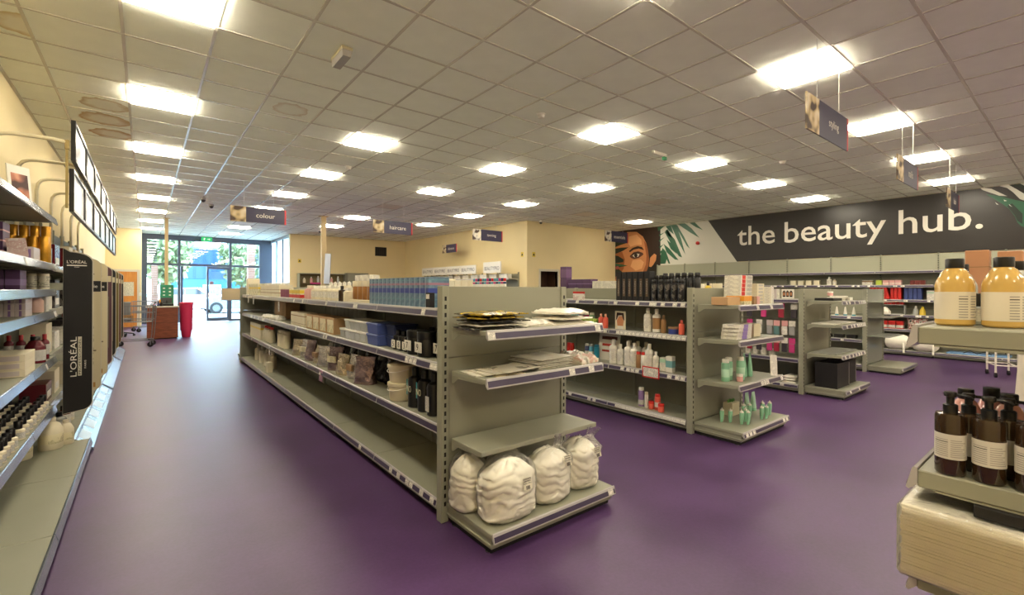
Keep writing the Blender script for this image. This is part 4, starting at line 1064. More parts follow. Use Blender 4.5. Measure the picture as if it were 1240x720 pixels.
for i, (y, m_, cp, h_) in enumerate(((4.20, C('pale_teal', (120, 170, 170)), WHITE, .17), (4.11, LILAC, WHITE, .17), (4.02, HOT, WHITE, .165), (3.93, C('pale_green', (150, 190, 150)), WHITE, .17))):
    bottle(nth(i, 4, ('pale teal', 'lilac', 'hot pink', 'pale green')[i] + ' lotion bottle', V2), (4.40, y, T), .035, h_, m_, cp, WPRINT, 'can')
row(4, 3.76, 4.02, 4.31, T, lambda l, p: bottle(l, p, .03, .105, GREENP, C('lime_cap', (170, 200, 90)), None, 'jar', cat='jar', name='jar'), 'small green jar', V2)
row(2, 3.60, 3.74, 4.31, T, lambda l, p: bottle(l, p, .031, .17, CORAL, C('peach_cap', (230, 170, 140)), None, 'std'), 'coral bottle', V2)
ph = tag(link('photo_card', bmesh_box(.004, .15, .21), CREAMB, None, (4.33, 3.43, T)), 'upright photo card of a dark-haired model on second shelf', 'card')
link('print_skin', MB().prism([(-.04, .04), (.04, .03), (.05, .1), (.02, .15), (-.03, .15), (-.05, .1)], 'x', -.0035, -.0025), C('print_skin', (190, 128, 88), .5), ph)
link('print_hair', MB().prism([(-.06, .1), (-.05, .19), (.05, .195), (.065, .1), (.045, .12), (.03, .16), (-.025, .165), (-.04, .12)], 'x', -.004, -.003), C('print_hair', (50, 30, 22), .5), ph)
link('print_foot', MB().box(-.004, -.003, -.04, .04, .005, .04), WHITE, ph)
bottle('tall white shampoo bottle on second shelf of middle gondola', (4.34, 3.06, T), .045, .26, WHITE, WHITE, (WPRINT, (.15, .62)))
bottle('tall white bottle with a bronze label on second shelf', (4.34, 2.95, T), .045, .255, WHITE, WHITE, (BRONZE, (.15, .62)))
bottle('slim bronze bottle right of the white shampoo bottles', (4.34, 2.865, T), .028, .19, BRONZE, BRONZE, None)
bottle('low blue and brown jar near the upright', (4.32, 2.735, T), .05, .075, BLUEB, BROWNC, None, 'jar', cat='jar', name='jar')
bottle('coral bottle tucked behind the upright on second shelf', (4.32, 2.64, T), .03, .15, CORAL, CORAL, None)
T = .5515; V3 = 'on the middle gondola third shelf'
row(2, 4.26, 4.38, 4.42, T, lambda l, p: bottle(l, p, .028, .16, RED, RED, None, 'can'), 'red capped can', V3)
for i, (y, m_, c_) in enumerate(((4.01, C('navy_tint', (54, 60, 100)), WHITE), (3.94, SKYB, C('grey_cap', (160, 164, 170))), (3.85, C('turquoise', (40, 140, 168)), C('turq', (40, 140, 168))))):
    bottle(('navy striped', 'pale blue', 'turquoise')[i] + ' slim bottle left of the leaning poster', (4.40, y, T), .028 if i < 2 else .034, .18, m_, c_, (WPRINT, (.2, .5)) if i < 2 else None, 'can')
po = tag(link('poster_card', bmesh_box(.004, .3, .32), WHITE, None, (4.44, 3.70, T + .002), (0, .12, .1)), 'white leaning poster with red headline behind shampoo bottles', 'poster')
for k, (z0, z1, w_) in enumerate(((.25, .29, .11), (.17, .2, .1), (.10, .125, .1))):
    link('headline', MB().box(-.0032, -.0024, -w_, w_, z0, z1), C('poster_red', (170, 50, 34)) if k else C('poster_brown', (90, 44, 26)), po)
wl = [(3.52, .05, .28, None), (3.42, .038, .235, None), (3.31, .045, .28, None), (3.225, .045, .265, None), (3.03, .048, .275, None), (2.945, .032, .2, None)]
for i, (y, r_, h_, _) in enumerate(wl):
    bottle(nth(i, 6, 'white salon shampoo bottle', V3), (4.32, y, T), r_, h_, WHITE, WHITE, (WPRINT, (.12, .62)), group='white shampoo bottles')
row(3, 3.12, 3.46, 4.47, T, lambda l, p: bottle(l, p, .045, .27, WHITE, CREAM, None), 'white bottle in the back row', V3)
for i, y in enumerate((3.145, 3.08)):
    bottle(('brown', 'white')[i] + ' bottle with red cap between shampoo bottles', (4.29, y, T), .03, .18, (BRONZE, WHITE)[i], RED, None, 'can')
carton('green white upright carton near the red framed card', (4.36, 2.87, T), .06, .07, .14, WPRINT, ((.09, .13, MINTL),), name='small_box')
carton('teal white upright carton at right end of third shelf', (4.34, 2.78, T), .06, .075, .165, WHITE, ((.05, .12, C('pale_teal', (120, 170, 170))),), name='small_box')
pc = tag(link('promo_card', bmesh_box(.003, .21, .12), RED, None, (4.22, 2.94, T - .075)), 'red framed price card clipped to middle gondola third shelf', 'card')
link('card_face', bmesh_box(.001, .185, .095), PAPER, pc, (-.0021, 0, .0125))
T = .1215; V4 = 'on the middle gondola base shelf'
bottle('purple bottle with a silver cap on middle gondola base', (4.34, 3.145, T), .033, .21, LILP, WHITE, (DPRINT, (.1, .35)), 'can')
bottle('slim white tube standing on middle gondola base', (4.33, 3.07, T), .02, .17, WHITE, CREAM, None, 'can')
bottle('left low red pot on middle gondola base', (4.32, 3.0, T), .03, .085, CORAL, RED, None, 'jar', cat='jar', name='jar')
bottle('coral bottle between two red pots on middle gondola base', (4.34, 2.935, T), .032, .17, CORAL, RED, (WPRINT, (.2, .5)), 'can')
bottle('right low red pot on middle gondola base', (4.30, 2.865, T), .032, .085, CORAL, RED, None, 'jar', cat='jar', name='jar')
tag(link('loose_card', bmesh_box(.1, .2, .004), C('grey_card', (150, 150, 142)), None, (4.4, 3.95, T), (0, 0, .2)), 'grey loose divider lying flat on middle gondola base', 'divider')
# top right shelf behind: seen over the end bay
T = 1.2915; V5 = 'above the end bay panel of the middle gondola'
for i, (y, m_, st, r_, h_) in enumerate(((2.70, YEL, 'std', .035, .22), (2.80, CREAM, 'jar', .05, .19), (2.95, WHITE, 'jar', .05, .2))):
    bottle(('yellow topped', 'squat cream', 'round white')[i] + ' bottle ' + V5, (4.95, y, T), r_, h_, m_, BLACK if i == 0 else WHITE, None, st)
row(3, 2.62, 2.98, 5.12, T, lambda l, p: bottle(l, p, .05, .2, PINK, CREAM, None, 'jar', cat='jar', name='jar'), 'pink cream jar', V5)

# ------------------------------------------------------------------ middle end bay products
Z = 1.2765; U1 = 'on the middle end bay top shelf'
carton('plain brown carton lying ' + U1, (4.36, 2.20, Z), .24, .16, .075, KRAFT, name='brown_carton')
for i in range(6):
    carton(nth(i, 6, 'orange and white tube box', U1), (4.53 + .055 * (i % 3) + .01, 2.14 + .09 * (i // 3), Z), .052, .085, .085, YPRINT, ((.035, .084, ORANGE),), name='colour_tube_box')
row(2, 0, 0, 0, 0, lambda l, p: None, '', '') if False else None
for i in range(2): carton(('left', 'right')[i] + ' brown and pink small box right of orange boxes', (4.735 + .07 * i, 2.13, Z), .06, .08, .08, (BROWNC, PINK)[i], name='small_box')
for k in range(7):
    for c_ in range(2):
        carton('%s layer red striped white box, %s column of the stack' % (ORD[k], ('left', 'right')[c_]), (4.76 + .13 * c_ + .004 * k, 2.31, Z + k * .042), .125, .17, .041, WPRINT, name='striped_box', group='red striped boxes',
               face=(RED, '-y', .07, .038, .0015) if c_ == 0 else (DPRINT, '-y', .1, .03, .005))
for k in range(6):
    carton('%s layer cream box in the right hand stack' % ORD[k], (5.06, 2.27, Z + k * .035), .16, .18, .034, CREAMB, name='cream_box', face=(DPRINT, '-y', .1, .02, .006), group='cream boxes')
    carton('%s layer narrow cream box at far right of stack' % ORD[k], (5.175, 2.2, Z + k * .03), .06, .18, .029, WPRINT, name='cream_box', group='cream boxes')
Z = .9465; U2 = 'on the middle end bay second shelf'
for k in range(4):
    carton('%s lilac and white flat box at left of second shelf' % ['lowest', 'second', 'third', 'uppermost'][k], (4.47 + .012 * (3 - k), 2.17 - .01 * k, Z + k * .037), .29, .16, .036, WPRINT, name='flat_box', face=(VIOLET, '-y', .1, .034, .001), rz=.02 * k)
carton('bright red upright box on middle end bay second shelf', (4.68, 2.17, Z), .11, .08, .14, C('deep_red', (168, 30, 34)), name='red_box')
for k in range(5): carton('%s cream wrapped pack right of the red box' % ORD[k], (4.81 + .03 * k, 2.2, Z), .028, .14, .13, CREAMB, name='cream_box')
Z = .5365; U3 = 'on the middle end bay third shelf'
for i, (x, y, h_) in enumerate(((4.40, 2.22, .215), (4.50, 2.24, .22), (4.60, 2.17, .225), (4.78, 2.22, .22), (4.86, 2.2, .22))):
    if i in (3, 4): squeeze_tube(('left', 'right')[i - 3] + ' tall mint green squeeze tube ' + U3, (x, y, Z), .06, h_ + .02, MINT, MINT, rz=.2)
    else: bottle(nth(i, 3, 'mint green conditioner bottle', U3), (x, y, Z), .038, h_, MINT, WHITE, (MINTL, (.2, .55)), 'can')
tag(link('leaflet', bmesh_box(.11, .003, .21), WPRINT, None, (5.02, 2.03, Z + .01), (-.12, .12, -.2)), 'white leaflet leaning at the right of mint bottles', 'leaflet')
bottle('small pale pink pot in front of mint bottles', (4.50, 2.13, Z), .028, .07, PINK, WHITE, None, 'jar', cat='jar', name='jar')
Z = .1215; U4 = 'on the middle end bay base shelf'
for i, (x, y) in enumerate(((4.45, 2.28), (4.50, 2.22), (4.52, 2.12), (4.57, 2.08), (4.64, 2.14), (4.78, 2.22), (4.84, 2.19), (4.86, 2.08), (4.92, 2.06), (5.02, 2.14), (5.09, 2.1))):
    nozzle_tube(nth(i, 11, 'mint green tube with white nozzle', U4), (x, y, Z), .048, .14 if i not in (5, 6, 9, 10) else .15, MINT, WHITE, group='mint nozzle tubes')
for i in range(2): squeeze_tube(('left', 'right')[i] + ' pale mint squeeze tube at back of base shelf', (5.06 + .08 * i, 2.32 - .03 * i, Z), .07, .2, MINTL, MINT)
cb = carton('open cream carton with green leaves on middle end base', (4.80, 2.36, Z), .15, .1, .13, CREAMB, name='leaf_carton')
for k in range(5): link('green_leaf', MB().box(-.02, .02, -.002, .002, 0, .03), GREENP, cb, (-.05 + .025 * k, 0, .128), (.3 * (k % 3 - 1), .4 * (k % 2), k))
# ------------------------------------------------------------------ right wall: mural and banner
MURAL = [
    ('mural_black', 1, [(11.009,3.619),(10.291,3.567),(9.683,3.588),(9.029,3.562),(9.022,1.697),(11.001,1.643)]),
    ('mural_skin', 2, [(10.984,3.294),(10.403,3.356),(10.403,3.467),(9.982,3.427),(9.724,3.242),(9.575,2.981),(9.512,2.746),(9.47,2.479),(9.489,2.232),(9.551,2.057),(9.932,1.852),(10.556,1.64),(10.977,1.643)]),
    ('mural_skin_shadow', 3, [(9.681,3.096),(9.575,2.981),(9.512,2.746),(9.47,2.479),(9.489,2.232),(9.551,2.057),(9.761,1.92),(9.594,2.272),(9.574,2.555)]),
    ('mural_skin_light', 3, [(10.313,3.293),(9.982,3.337),(9.787,3.14),(9.765,2.959),(9.98,2.975),(10.244,2.92),(10.334,3.037)]),
    ('mural_skin_light', 3, [(10.153,2.44),(9.806,2.46),(9.678,2.346),(9.762,2.135),(10.02,2.071),(10.241,2.224)]),
    ('mural_hair', 4, [(11.009,3.619),(10.291,3.567),(9.683,3.588),(9.148,3.575),(9.075,3.221),(9.114,2.877),(9.025,2.595),(9.024,2.25),(9.224,2.257),(9.164,2.533),(9.266,2.643),(9.42,2.564),(9.5,2.745),(9.563,2.98),(9.724,3.26),(9.982,3.427),(10.291,3.475),(10.403,3.467),(10.403,3.338),(11.008,3.277)]),
    ('mural_skin', 5, [(9.428,2.494),(9.266,2.626),(9.177,2.569),(9.2,2.396),(9.297,2.253),(9.386,2.176),(9.469,2.196)]),
    ('mural_skin_shadow', 3, [(10.992,2.896),(10.606,2.759),(10.49,2.492),(10.535,2.16),(10.789,1.867),(10.987,1.719)]),
    ('mural_leafdark', 5, [(11.008,3.239),(10.654,3.128),(10.379,3.07),(10.654,3.023),(11.006,2.935)]),
    ('mural_leafdark', 5, [(11.006,2.897),(10.653,2.919),(10.325,2.911),(10.583,2.795),(11.005,2.688)]),
    ('mural_leafdark', 5, [(11.005,2.661),(10.792,2.627),(10.536,2.487),(10.559,2.391),(11.004,2.365)]),
    ('mural_leafdark', 5, [(11.004,2.334),(10.651,2.321),(10.376,2.258),(10.697,2.217),(11.003,2.156)]),
    ('mural_leafdark', 5, [(11.003,2.118),(10.79,2.161),(10.557,2.012),(11.002,1.833)]),
    ('mural_leafmid', 6, [(10.933,2.362),(10.651,2.313),(10.399,2.259),(10.65,2.238),(10.885,2.266)]),
    ('mural_lip', 6, [(10.942,2.23),(10.79,2.262),(10.706,2.184),(10.837,2.132)]),
    ('mural_hair', 5, [(10.311,2.771),(10.155,2.878),(9.937,2.925),(9.756,2.88),(9.671,2.767),(9.893,2.839),(10.111,2.813),(10.266,2.731)]),
    ('mural_shade', 4, [(10.278,2.592),(10.11,2.722),(9.914,2.746),(9.722,2.677),(9.7,2.615),(9.892,2.507),(10.087,2.48),(10.22,2.523)]),
    ('mural_white', 6, [(10.163,2.601),(10.031,2.674),(9.858,2.649),(9.909,2.558),(10.066,2.537)]),
    ('mural_black', 7, [(9.94,2.603),(9.949,2.569),(9.976,2.546),(10.013,2.538),(10.05,2.55),(10.078,2.576),(10.088,2.611),(10.078,2.645),(10.051,2.669),(10.014,2.676),(9.977,2.665),(9.95,2.638)]),
    ('mural_hair', 7, [(10.243,2.609),(10.11,2.704),(9.936,2.719),(9.747,2.657),(9.892,2.673),(10.031,2.681),(10.154,2.622)]),
    ('mural_leaf', 3, [(8.832,3.37),(8.755,3.397),(8.564,3.102),(8.716,3.148)]),
    ('mural_leaf', 3, [(8.871,3.323),(8.774,3.365),(8.488,3.035),(8.228,2.444),(8.338,2.483),(8.525,2.735)]),
    ('mural_leaf', 3, [(8.909,2.932),(8.676,2.745),(8.356,2.364),(8.486,2.39),(8.791,2.643)]),
    ('mural_leaf', 3, [(8.947,2.797),(8.822,2.679),(8.655,2.262),(8.713,2.265),(8.79,2.411),(8.836,2.27),(9.024,2.267),(9.045,2.458)]),
    ('mural_leaf', 3, [(8.641,3.528),(8.445,3.517),(8.267,3.05),(8.12,2.537),(8.339,2.916)]),
    ('mural_leaf', 3, [(8.49,3.512),(8.408,3.497),(8.158,3.091),(7.96,2.705),(8.067,2.804)]),
    ('mural_leaf', 3, [(8.379,3.534),(8.123,3.526),(7.902,3.339),(7.641,3.024),(7.944,3.213)]),
    ('mural_leaf', 3, [(7.98,3.543),(7.798,3.542),(7.666,3.386),(7.523,3.25),(7.769,3.374)]),
    ('mural_leaf', 3, [(9.188,3.509),(8.852,3.526),(9.147,3.349)]),
    ('mural_leaf', 3, [(9.107,3.241),(8.859,3.311),(9.087,3.187)]),
    ('mural_leaf', 3, [(9.086,3.056),(8.859,3.15),(9.066,3.006)]),
    ('mural_leaf', 3, [(9.066,2.846),(8.901,2.917),(9.046,2.783)]),
    ('mural_leaf', 3, [(9.065,2.673),(8.916,2.747),(9.025,2.602)]),
    ('mural_leaf', 3, [(8.833,3.507),(8.641,3.521),(8.526,3.206),(8.717,3.359)]),
    ('mural_leaf', 3, [(8.793,3.059),(8.563,2.872),(8.412,2.56),(8.638,2.742)]),
    ('mural_leaf', 3, [(9.085,2.529),(8.966,2.592),(9.025,2.422)]),
    ('banner_black', 1, [(7.355,3.53),(-4.0,3.53),(-4.0,2.23),(6.47,2.23)]),
    ('mural_leaf', 2, [(1.396,3.395),(1.189,3.319),(0.978,3.209),(0.868,3.159),(0.796,3.115),(0.728,2.806),(0.795,2.612),(0.908,2.691),(0.954,2.764),(0.988,2.887),(1.07,3.051),(1.153,3.149),(1.31,3.311)]),
    ('mural_leafdark', 3, [(1.094,3.106),(1.024,3.148),(0.885,2.925),(0.885,2.722),(0.954,2.798),(0.988,2.904)]),
    ('mural_white', 3, [(1.471,3.54),(1.421,3.553),(1.31,3.486),(1.094,3.304),(1.201,3.329),(1.347,3.422),(1.434,3.48)]),
    ('mural_white', 3, [(1.202,3.541),(1.071,3.536),(0.955,3.41),(0.841,3.29),(0.663,3.096),(0.729,3.056),(0.868,3.185),(0.92,3.218),(1.013,3.368),(1.095,3.467)]),
    ('mural_leafdark', 3, [(1.06,3.544),(0.921,3.543),(0.868,3.48),(0.729,3.289),(0.796,3.316),(0.955,3.461)]),
    ('mural_white', 3, [(0.921,3.543),(0.796,3.534),(0.663,3.328),(0.729,3.306),(0.868,3.476)]),
    ('mural_white', 4, [(1.141,3.242),(1.094,3.209),(1.13,3.206)]),
    ('mural_white', 4, [(1.07,3.146),(1.024,3.079),(1.059,3.11)]),
    ('mural_white', 4, [(1.261,3.208),(1.207,3.148),(1.237,3.157)]),
]
MC = {'mural_black': (26, 22, 20), 'mural_skin': (196, 132, 84), 'mural_skin_shadow': (150, 88, 50), 'mural_skin_light': (222, 166, 116), 'mural_hair': (44, 28, 20),
      'mural_leafdark': (24, 40, 30), 'mural_leafmid': (44, 96, 66), 'mural_lip': (160, 84, 78), 'mural_shade': (84, 48, 36), 'mural_white': (206, 204, 194),
      'mural_leaf': (40, 92, 66), 'banner_black': (38, 33, 30)}
mu = thing('wall_mural', 'wall mural of a model face half covered by palm leaves', 'mural', (13.485, 9.0, 2.2))
bn = thing('wall_banner', 'long black wall banner with large white lettering', 'banner', (13.485, 3.0, 2.2))
link('printed_ground', MB().box(-.004, .012, -2.55, 2.04, .02, 1.325), mat('mural_ground', (204, 202, 190), .6), mu)
link('printed_ground', MB().box(-.004, .012, -.1, 2.04, -1.2, .02), MATS['mural_ground'], mu)
NM = {'mural_skin': 'printed_skin', 'mural_skin_shadow': 'printed_shading', 'mural_skin_light': 'printed_highlight', 'mural_hair': 'printed_hair', 'mural_leaf': 'printed_leaf', 'mural_leafdark': 'printed_dark_leaf',
      'mural_leafmid': 'printed_leaf', 'mural_lip': 'printed_lip', 'mural_shade': 'printed_eyelid', 'mural_white': 'printed_white', 'mural_black': 'printed_black', 'banner_black': 'banner_sheet'}
for mn, lay, pl in MURAL:
    y_mean = sum(p[0] for p in pl) / len(pl)
    root, y0 = (bn, 3.0) if y_mean < 4.0 else (mu, 9.0)
    pl = [(max(-3.9, p[0]) - y0, min(p[1], 3.524) - 2.2) for p in pl]
    link(NM[mn], MB().prism(pl, 'x', -.0045 - .0006 * lay - .0004, -.0040), mat(mn, MC[mn], .45 if mn != 'banner_black' else .35), root)
LET = mat('banner_lettering', (226, 220, 208), .5)
for word, yc, w_, zb, zt in (('the', 5.95, 1.02, 2.69, 3.235), ('beauty', 4.107, 2.18, 2.50, 3.235), ('hub.', 2.111, 1.36, 2.69, 3.24)):
    lettering(word, LET, bn, -.0062, yc - 3.0, (zb + zt) / 2 - 2.2, '-x', width=w_, height=zt - zb, ext=.0006, size=1.0, bold=.006)
al = thing('fire_alarm', 'small round red alarm sounder on the mural wall', 'alarm', (13.478, 7.68, 2.86))
link('body', MB().rings([[(x, r * cos(a * pi / 8), r * sin(a * pi / 8)) for a in range(16)] for r, x in ((.05, 0), (.055, -.02), (.05, -.06), (.03, -.07))]).mesh('body', True), RED, al)

# ------------------------------------------------------------------ hanging signs
SIGNB = mat('sign_navy', (52, 48, 74), .4); WIRE = mat('steel_wire', (200, 198, 190), .3)
def hanging_sign(word, label, x, y, rz=0.0, seed=1, pic=(200, 176, 130)):
    t = thing('hanging_sign', label, 'sign', (x, y, 2.73), rz, 'hanging department signs')
    link('board', bmesh_box(1.0, .012, .3), SIGNB, t)
    p = link('picture', bmesh_box(.27, .0135, .3), ramp_mat('sign_photo_%d' % seed, [(.40, (70, 50, 40)), (.5, pic), (.62, (226, 214, 190))], 5 + seed * .4, 'noise', .5, detail=1), t, (-.365, 0, 0))
    link('red_edge', bmesh_box(.03, .0135, .3), mat('sign_red_edge', (200, 50, 54), .5), t, (.485, 0, 0))
    lettering(word, LET, t, .12, -.0072, .15, '-y', height=.09, ext=.0003)
    for sx in (-.27, .27): link('wire', MB().tube([(sx, 0, .3), (sx, 0, CEIL - 2.73 - .001)], .003, 6), WIRE, t)
    return t
hanging_sign('colour', 'hanging navy sign reading colour near the entrance', 1.78, 10.45, seed=1)
hanging_sign('haircare', 'hanging navy sign reading haircare beyond the middle gondola', 4.64, 10.45, seed=2)
hanging_sign('tanning', 'hanging navy sign reading tanning before the cream side wall', 7.35, 10.35, seed=3, pic=(220, 214, 200))
hanging_sign('essentials', 'hanging navy sign in front of the mural face', 10.3, 8.3, seed=4, pic=(214, 206, 190))
hanging_sign('styling', 'large hanging navy sign reading styling over the middle end bay', 4.685, 1.455, seed=5)
hanging_sign('nails', 'hanging sign second from right below a ceiling panel', 7.43, 1.45, seed=6)
hanging_sign('lash', 'rightmost hanging sign in front of the black banner', 10.3, 1.44, seed=7)
hanging_sign('skincare', 'small far hanging sign parallel to the cream side wall', 8.7, 14.67, -pi / 2, 8)

# ------------------------------------------------------------------ ceiling devices
def detector(label, x, y, m=WHITE):
    t = thing('smoke_detector', label, 'detector', (x, y, CEIL - .0015))
    link('base', MB().lathe([(.05, -.012), (.055, -.010), (.055, 0)], 16), m, t)
    link('head', MB().lathe([(.02, -.05), (.036, -.045), (.045, -.02), (.045, -.012)], 16).mesh('head', True), m, t)
detector('smoke detector on the ceiling above the middle gondola', 3.735, 4.16)
detector('smoke detector near the unlit panel ahead of right lights', 8.2, 3.2)
detector('smoke detector far along the ceiling past haircare sign', 6.9, 10.6)
detector('smoke detector on ceiling above the haircare aisle', 2.75, 8.05)
el = thing('emergency_light', 'boxy emergency light fixed to the ceiling at upper left', 'emergency light', (1.37, 4.2, CEIL - .0025), 0)
link('back_box', MB().box(-.05, .05, -.15, .15, -.03, 0, .004), mat('aged_white', (196, 186, 150), .4), el)
link('diffuser', MB().prism([(-.045, -.03), (-.035, -.085), (.035, -.085), (.045, -.03)], 'y', -.145, .145), clear_mat('prism_diffuser', (214, 208, 200), .5, .25, .6, 60, .5), el)
gx_ = thing('exit_luminaire', 'slim green exit luminaire on the ceiling between panels', 'exit sign', (6.19, 4.17, CEIL - .0025), .0)
link('body', MB().box(-.17, .17, -.02, .02, -.05, 0, .004), WHITE, gx_); link('green_blade', MB().box(.1, .17, -.021, .021, -.1, -.05), mat('exit_green', (60, 150, 100), .4), gx_)
for i, (x, y, lab) in enumerate(((9.59, 10.67, 'dome security camera near the corner of the cream walls'), (4.95, 17.5, 'dome security camera near the rear wall by entrance'), (1.29, 13.87, 'dome security camera above the entrance aisle'), (1.05, 13.0, 'second dome security camera above the entrance aisle'))):
    t = thing('security_camera', lab, 'security camera', (x, y, CEIL - .0025))
    link('mount', MB().lathe([(.055, -.05), (.06, -.045), (.06, 0)], 16), WHITE if i < 2 else mat('grey_mount', (150, 148, 144), .4), t)
    link('dome', MB().lathe([(.008, -.105), (.03, -.095), (.045, -.075), (.05, -.05)], 16).mesh('dome', True), BLACK, t)
ex = thing('exit_sign', 'green emergency exit sign above the glass entrance', 'exit sign', (1.955, 22.7, 3.33))
link('panel', bmesh_box(.38, .02, .17), mat('exit_sign_green', (20, 150, 80), .4, emit=.6), ex)
link('running_figure', MB().prism([(-.1, .03), (-.07, .03), (-.06, .08), (-.04, .12), (-.07, .14), (-.1, .12), (-.11, .07)], 'y', -.0112, -.0102), WHITE, ex)
link('arrow', MB().prism([(.03, .07), (.08, .07), (.08, .04), (.13, .085), (.08, .13), (.08, .1), (.03, .1)], 'y', -.0112, -.0102), WHITE, ex)
for sx in (-.15, .15): link('wire', MB().tube([(sx, 0, .17), (sx, 0, CEIL - 3.33 - .002)], .003, 6), WIRE, ex)

# ------------------------------------------------------------------ left wall: fins, arms, framed panels
def fin_outline(x0, x1, z0, z1, r=.13, rb=.07):
    p = [(x0, z0)]
    p += [(x1 - rb + rb * sin(a * pi / 12), z0 + .02 + rb - rb * cos(a * pi / 12)) for a in range(7)]
    p += [(x1 - r + r * cos(a * pi / 16), z1 - r * .85 + r * .6 * sin(a * pi / 16)) for a in range(0, 8)]
    p += [(x1 - r - .01, z1 - .03), (x0, z1)]
    return p
BEIGE = mat('fin_beige', (196, 184, 150), .45); INK = mat('fin_ink', (104, 92, 76), .5); FINK = mat('fin_black', (20, 18, 17), .5)
EDGE = mat('fin_edge', (186, 178, 158), .35)
finspec = [(5.44, FINK, 'black brand fin with white lettering on the left shelving'), (6.4, BEIGE, 'first beige brand fin behind the black fin'), (7.4, BEIGE, 'second beige brand fin behind the black fin'),
           (8.4, mat('fin_plum', (84, 54, 62), .4), 'plum brown brand fin along the left shelving'), (9.4, FINK, 'first dark fin beyond the plum fin'), (10.4, mat('fin_olive', (110, 96, 50), .4), 'olive topped dark fin along left shelving'),
           (11.4, mat('fin_brown', (92, 52, 40), .4), 'reddish brown fin along left shelving'), (12.4, FINK, 'last dark fin before the orange door')]
for i, (y, m_, lab) in enumerate(finspec):
    t = thing('brand_fin', lab, 'display fin', (-.465, y, 0), 0, 'brand fins on left shelving')
    link('panel', MB().prism(fin_outline(-.085, .098, .35, 1.755), 'y', -.008, .008), m_, t)
    link('edge_trim', MB().prism(fin_outline(-.087, .104, .345, 1.762), 'y', -.0055, .0055), EDGE, t)
    link('bracket', MB().box(-.20, -.085, -.006, .006, .8, .86).box(-.20, -.085, -.006, .006, 1.4, 1.46), GREY, t)
    if i == 0:
        lettering("L'OR\u00c9AL", LET, t, .0, -.0088, 1.645, '-y', width=.125, height=.03)
        link('print_bar', MB().box(-.063, .063, -.0092, -.008, 1.608, 1.616), LET, t)
        lettering('PARIS', LET, t, 0, -.0088, 1.598, '-y', width=.03, height=.008)
        lettering("L'OR\u00c9AL", LET, t, -.025, -.0088, .83, '-y', width=.34, height=.05, spin=pi / 2)
        link('print_bar', MB().box(.008, .032, -.0092, -.008, .665, 1.0), mat('pale_bar', (196, 190, 170), .5), t)
        lettering('PROFESSIONNEL', FINK, t, .02, -.0098, .83, '-y', width=.31, height=.015, spin=pi / 2)
        lettering('PARIS', LET, t, .055, -.0088, .76, '-y', width=.07, height=.012, spin=pi / 2)
    elif i in (1, 2):
        link('dark_band', MB().box(-.06, .098, -.0095, .0095, 1.38, 1.49), FINK, t)
        link('print_rule', MB().box(-.02, .05, -.0092, .0, 1.555, 1.565), INK, t)
        lettering('serie', LET, t, .03, -.0102, 1.435, '-y', height=.03)
        lettering('expert', INK, t, .03, -.0088, .82, '-y', width=.42, height=.07, spin=pi / 2)
        link('print_logo', MB().box(.02, .06, -.0092, .0, .40, .45), mat('fin_tan', (160, 120, 60), .5), t)
    else:
        link('pale_top', MB().box(-.06, .09, -.0095, .0095, 1.50, 1.58), BEIGE, t)
        link('print_bar', MB().box(.03, .07, -.0095, .0, .6, 1.3), INK, t)
TUBE = mat('ivory_tube', (222, 212, 182), .35)
PICT = [ramp_mat('framed_print_%d' % i, [(.35, (246, 248, 250)), (.55, (222, 228, 234)), (.66, (150, 154, 162)), (.8, (216, 200, 190))], 3.5 + i, 'noise', .3, detail=5) for i in range(3)]
ROWN = ('upper', 'lower')
for i in range(7):
    y = 5.45 + i * 1.02
    a = thing('display_arm', f'{ORD[i]} bent ivory tube arm from the near end of left wall', 'bracket arm', (-.98, y, 1.9), 0, 'bent tube arms over left shelving')
    pts = [(0, 0, 0), (0, 0, .62), (.012, 0, .70), (.04, 0, .745), (.085, 0, .765), (.14, 0, .772), (.36, 0, .772), (.44, 0, .76)]
    link('tube', MB().tube(pts, .017, 10).mesh('tube', True), TUBE, a)
    link('clamp', MB().box(.435, .465, -.015, .015, .70, .78, .003).box(.44, .458, -.008, .008, .2, .70), mat('brass_clamp', (150, 132, 80), .4), a)
    link('wall_foot', MB().box(-.09, 0, -.02, .02, .02, .06), TUBE, a)
for i in range(7):
    y0 = 5.50 + i * 1.02
    for k in (0, 1):
        z0, z1, x = ((2.52, 2.87, -.50), (2.08, 2.45, -.51))[k]
        f = thing('framed_panel', f'{ROWN[k]} black framed print, {ORD[i]} from the near end of row', 'framed print', (x, y0, z0), 0, 'framed prints over left shelving')
        w, hh = .98, z1 - z0
        link('frame', MB().box(-.012, .02, 0, .025, 0, hh).box(-.012, .02, w - .025, w, 0, hh).box(-.012, .02, .025, w - .025, 0, .025).box(-.012, .02, .025, w - .025, hh - .025, hh), BLACK, f)
        link('print', MB().box(0, .006, .025, w - .025, .025, hh - .025), PICT[(i + k) % 3], f)
        link('back_board', MB().box(-.01, -.001, .025, w - .025, .025, hh - .025), BLACKM, f)

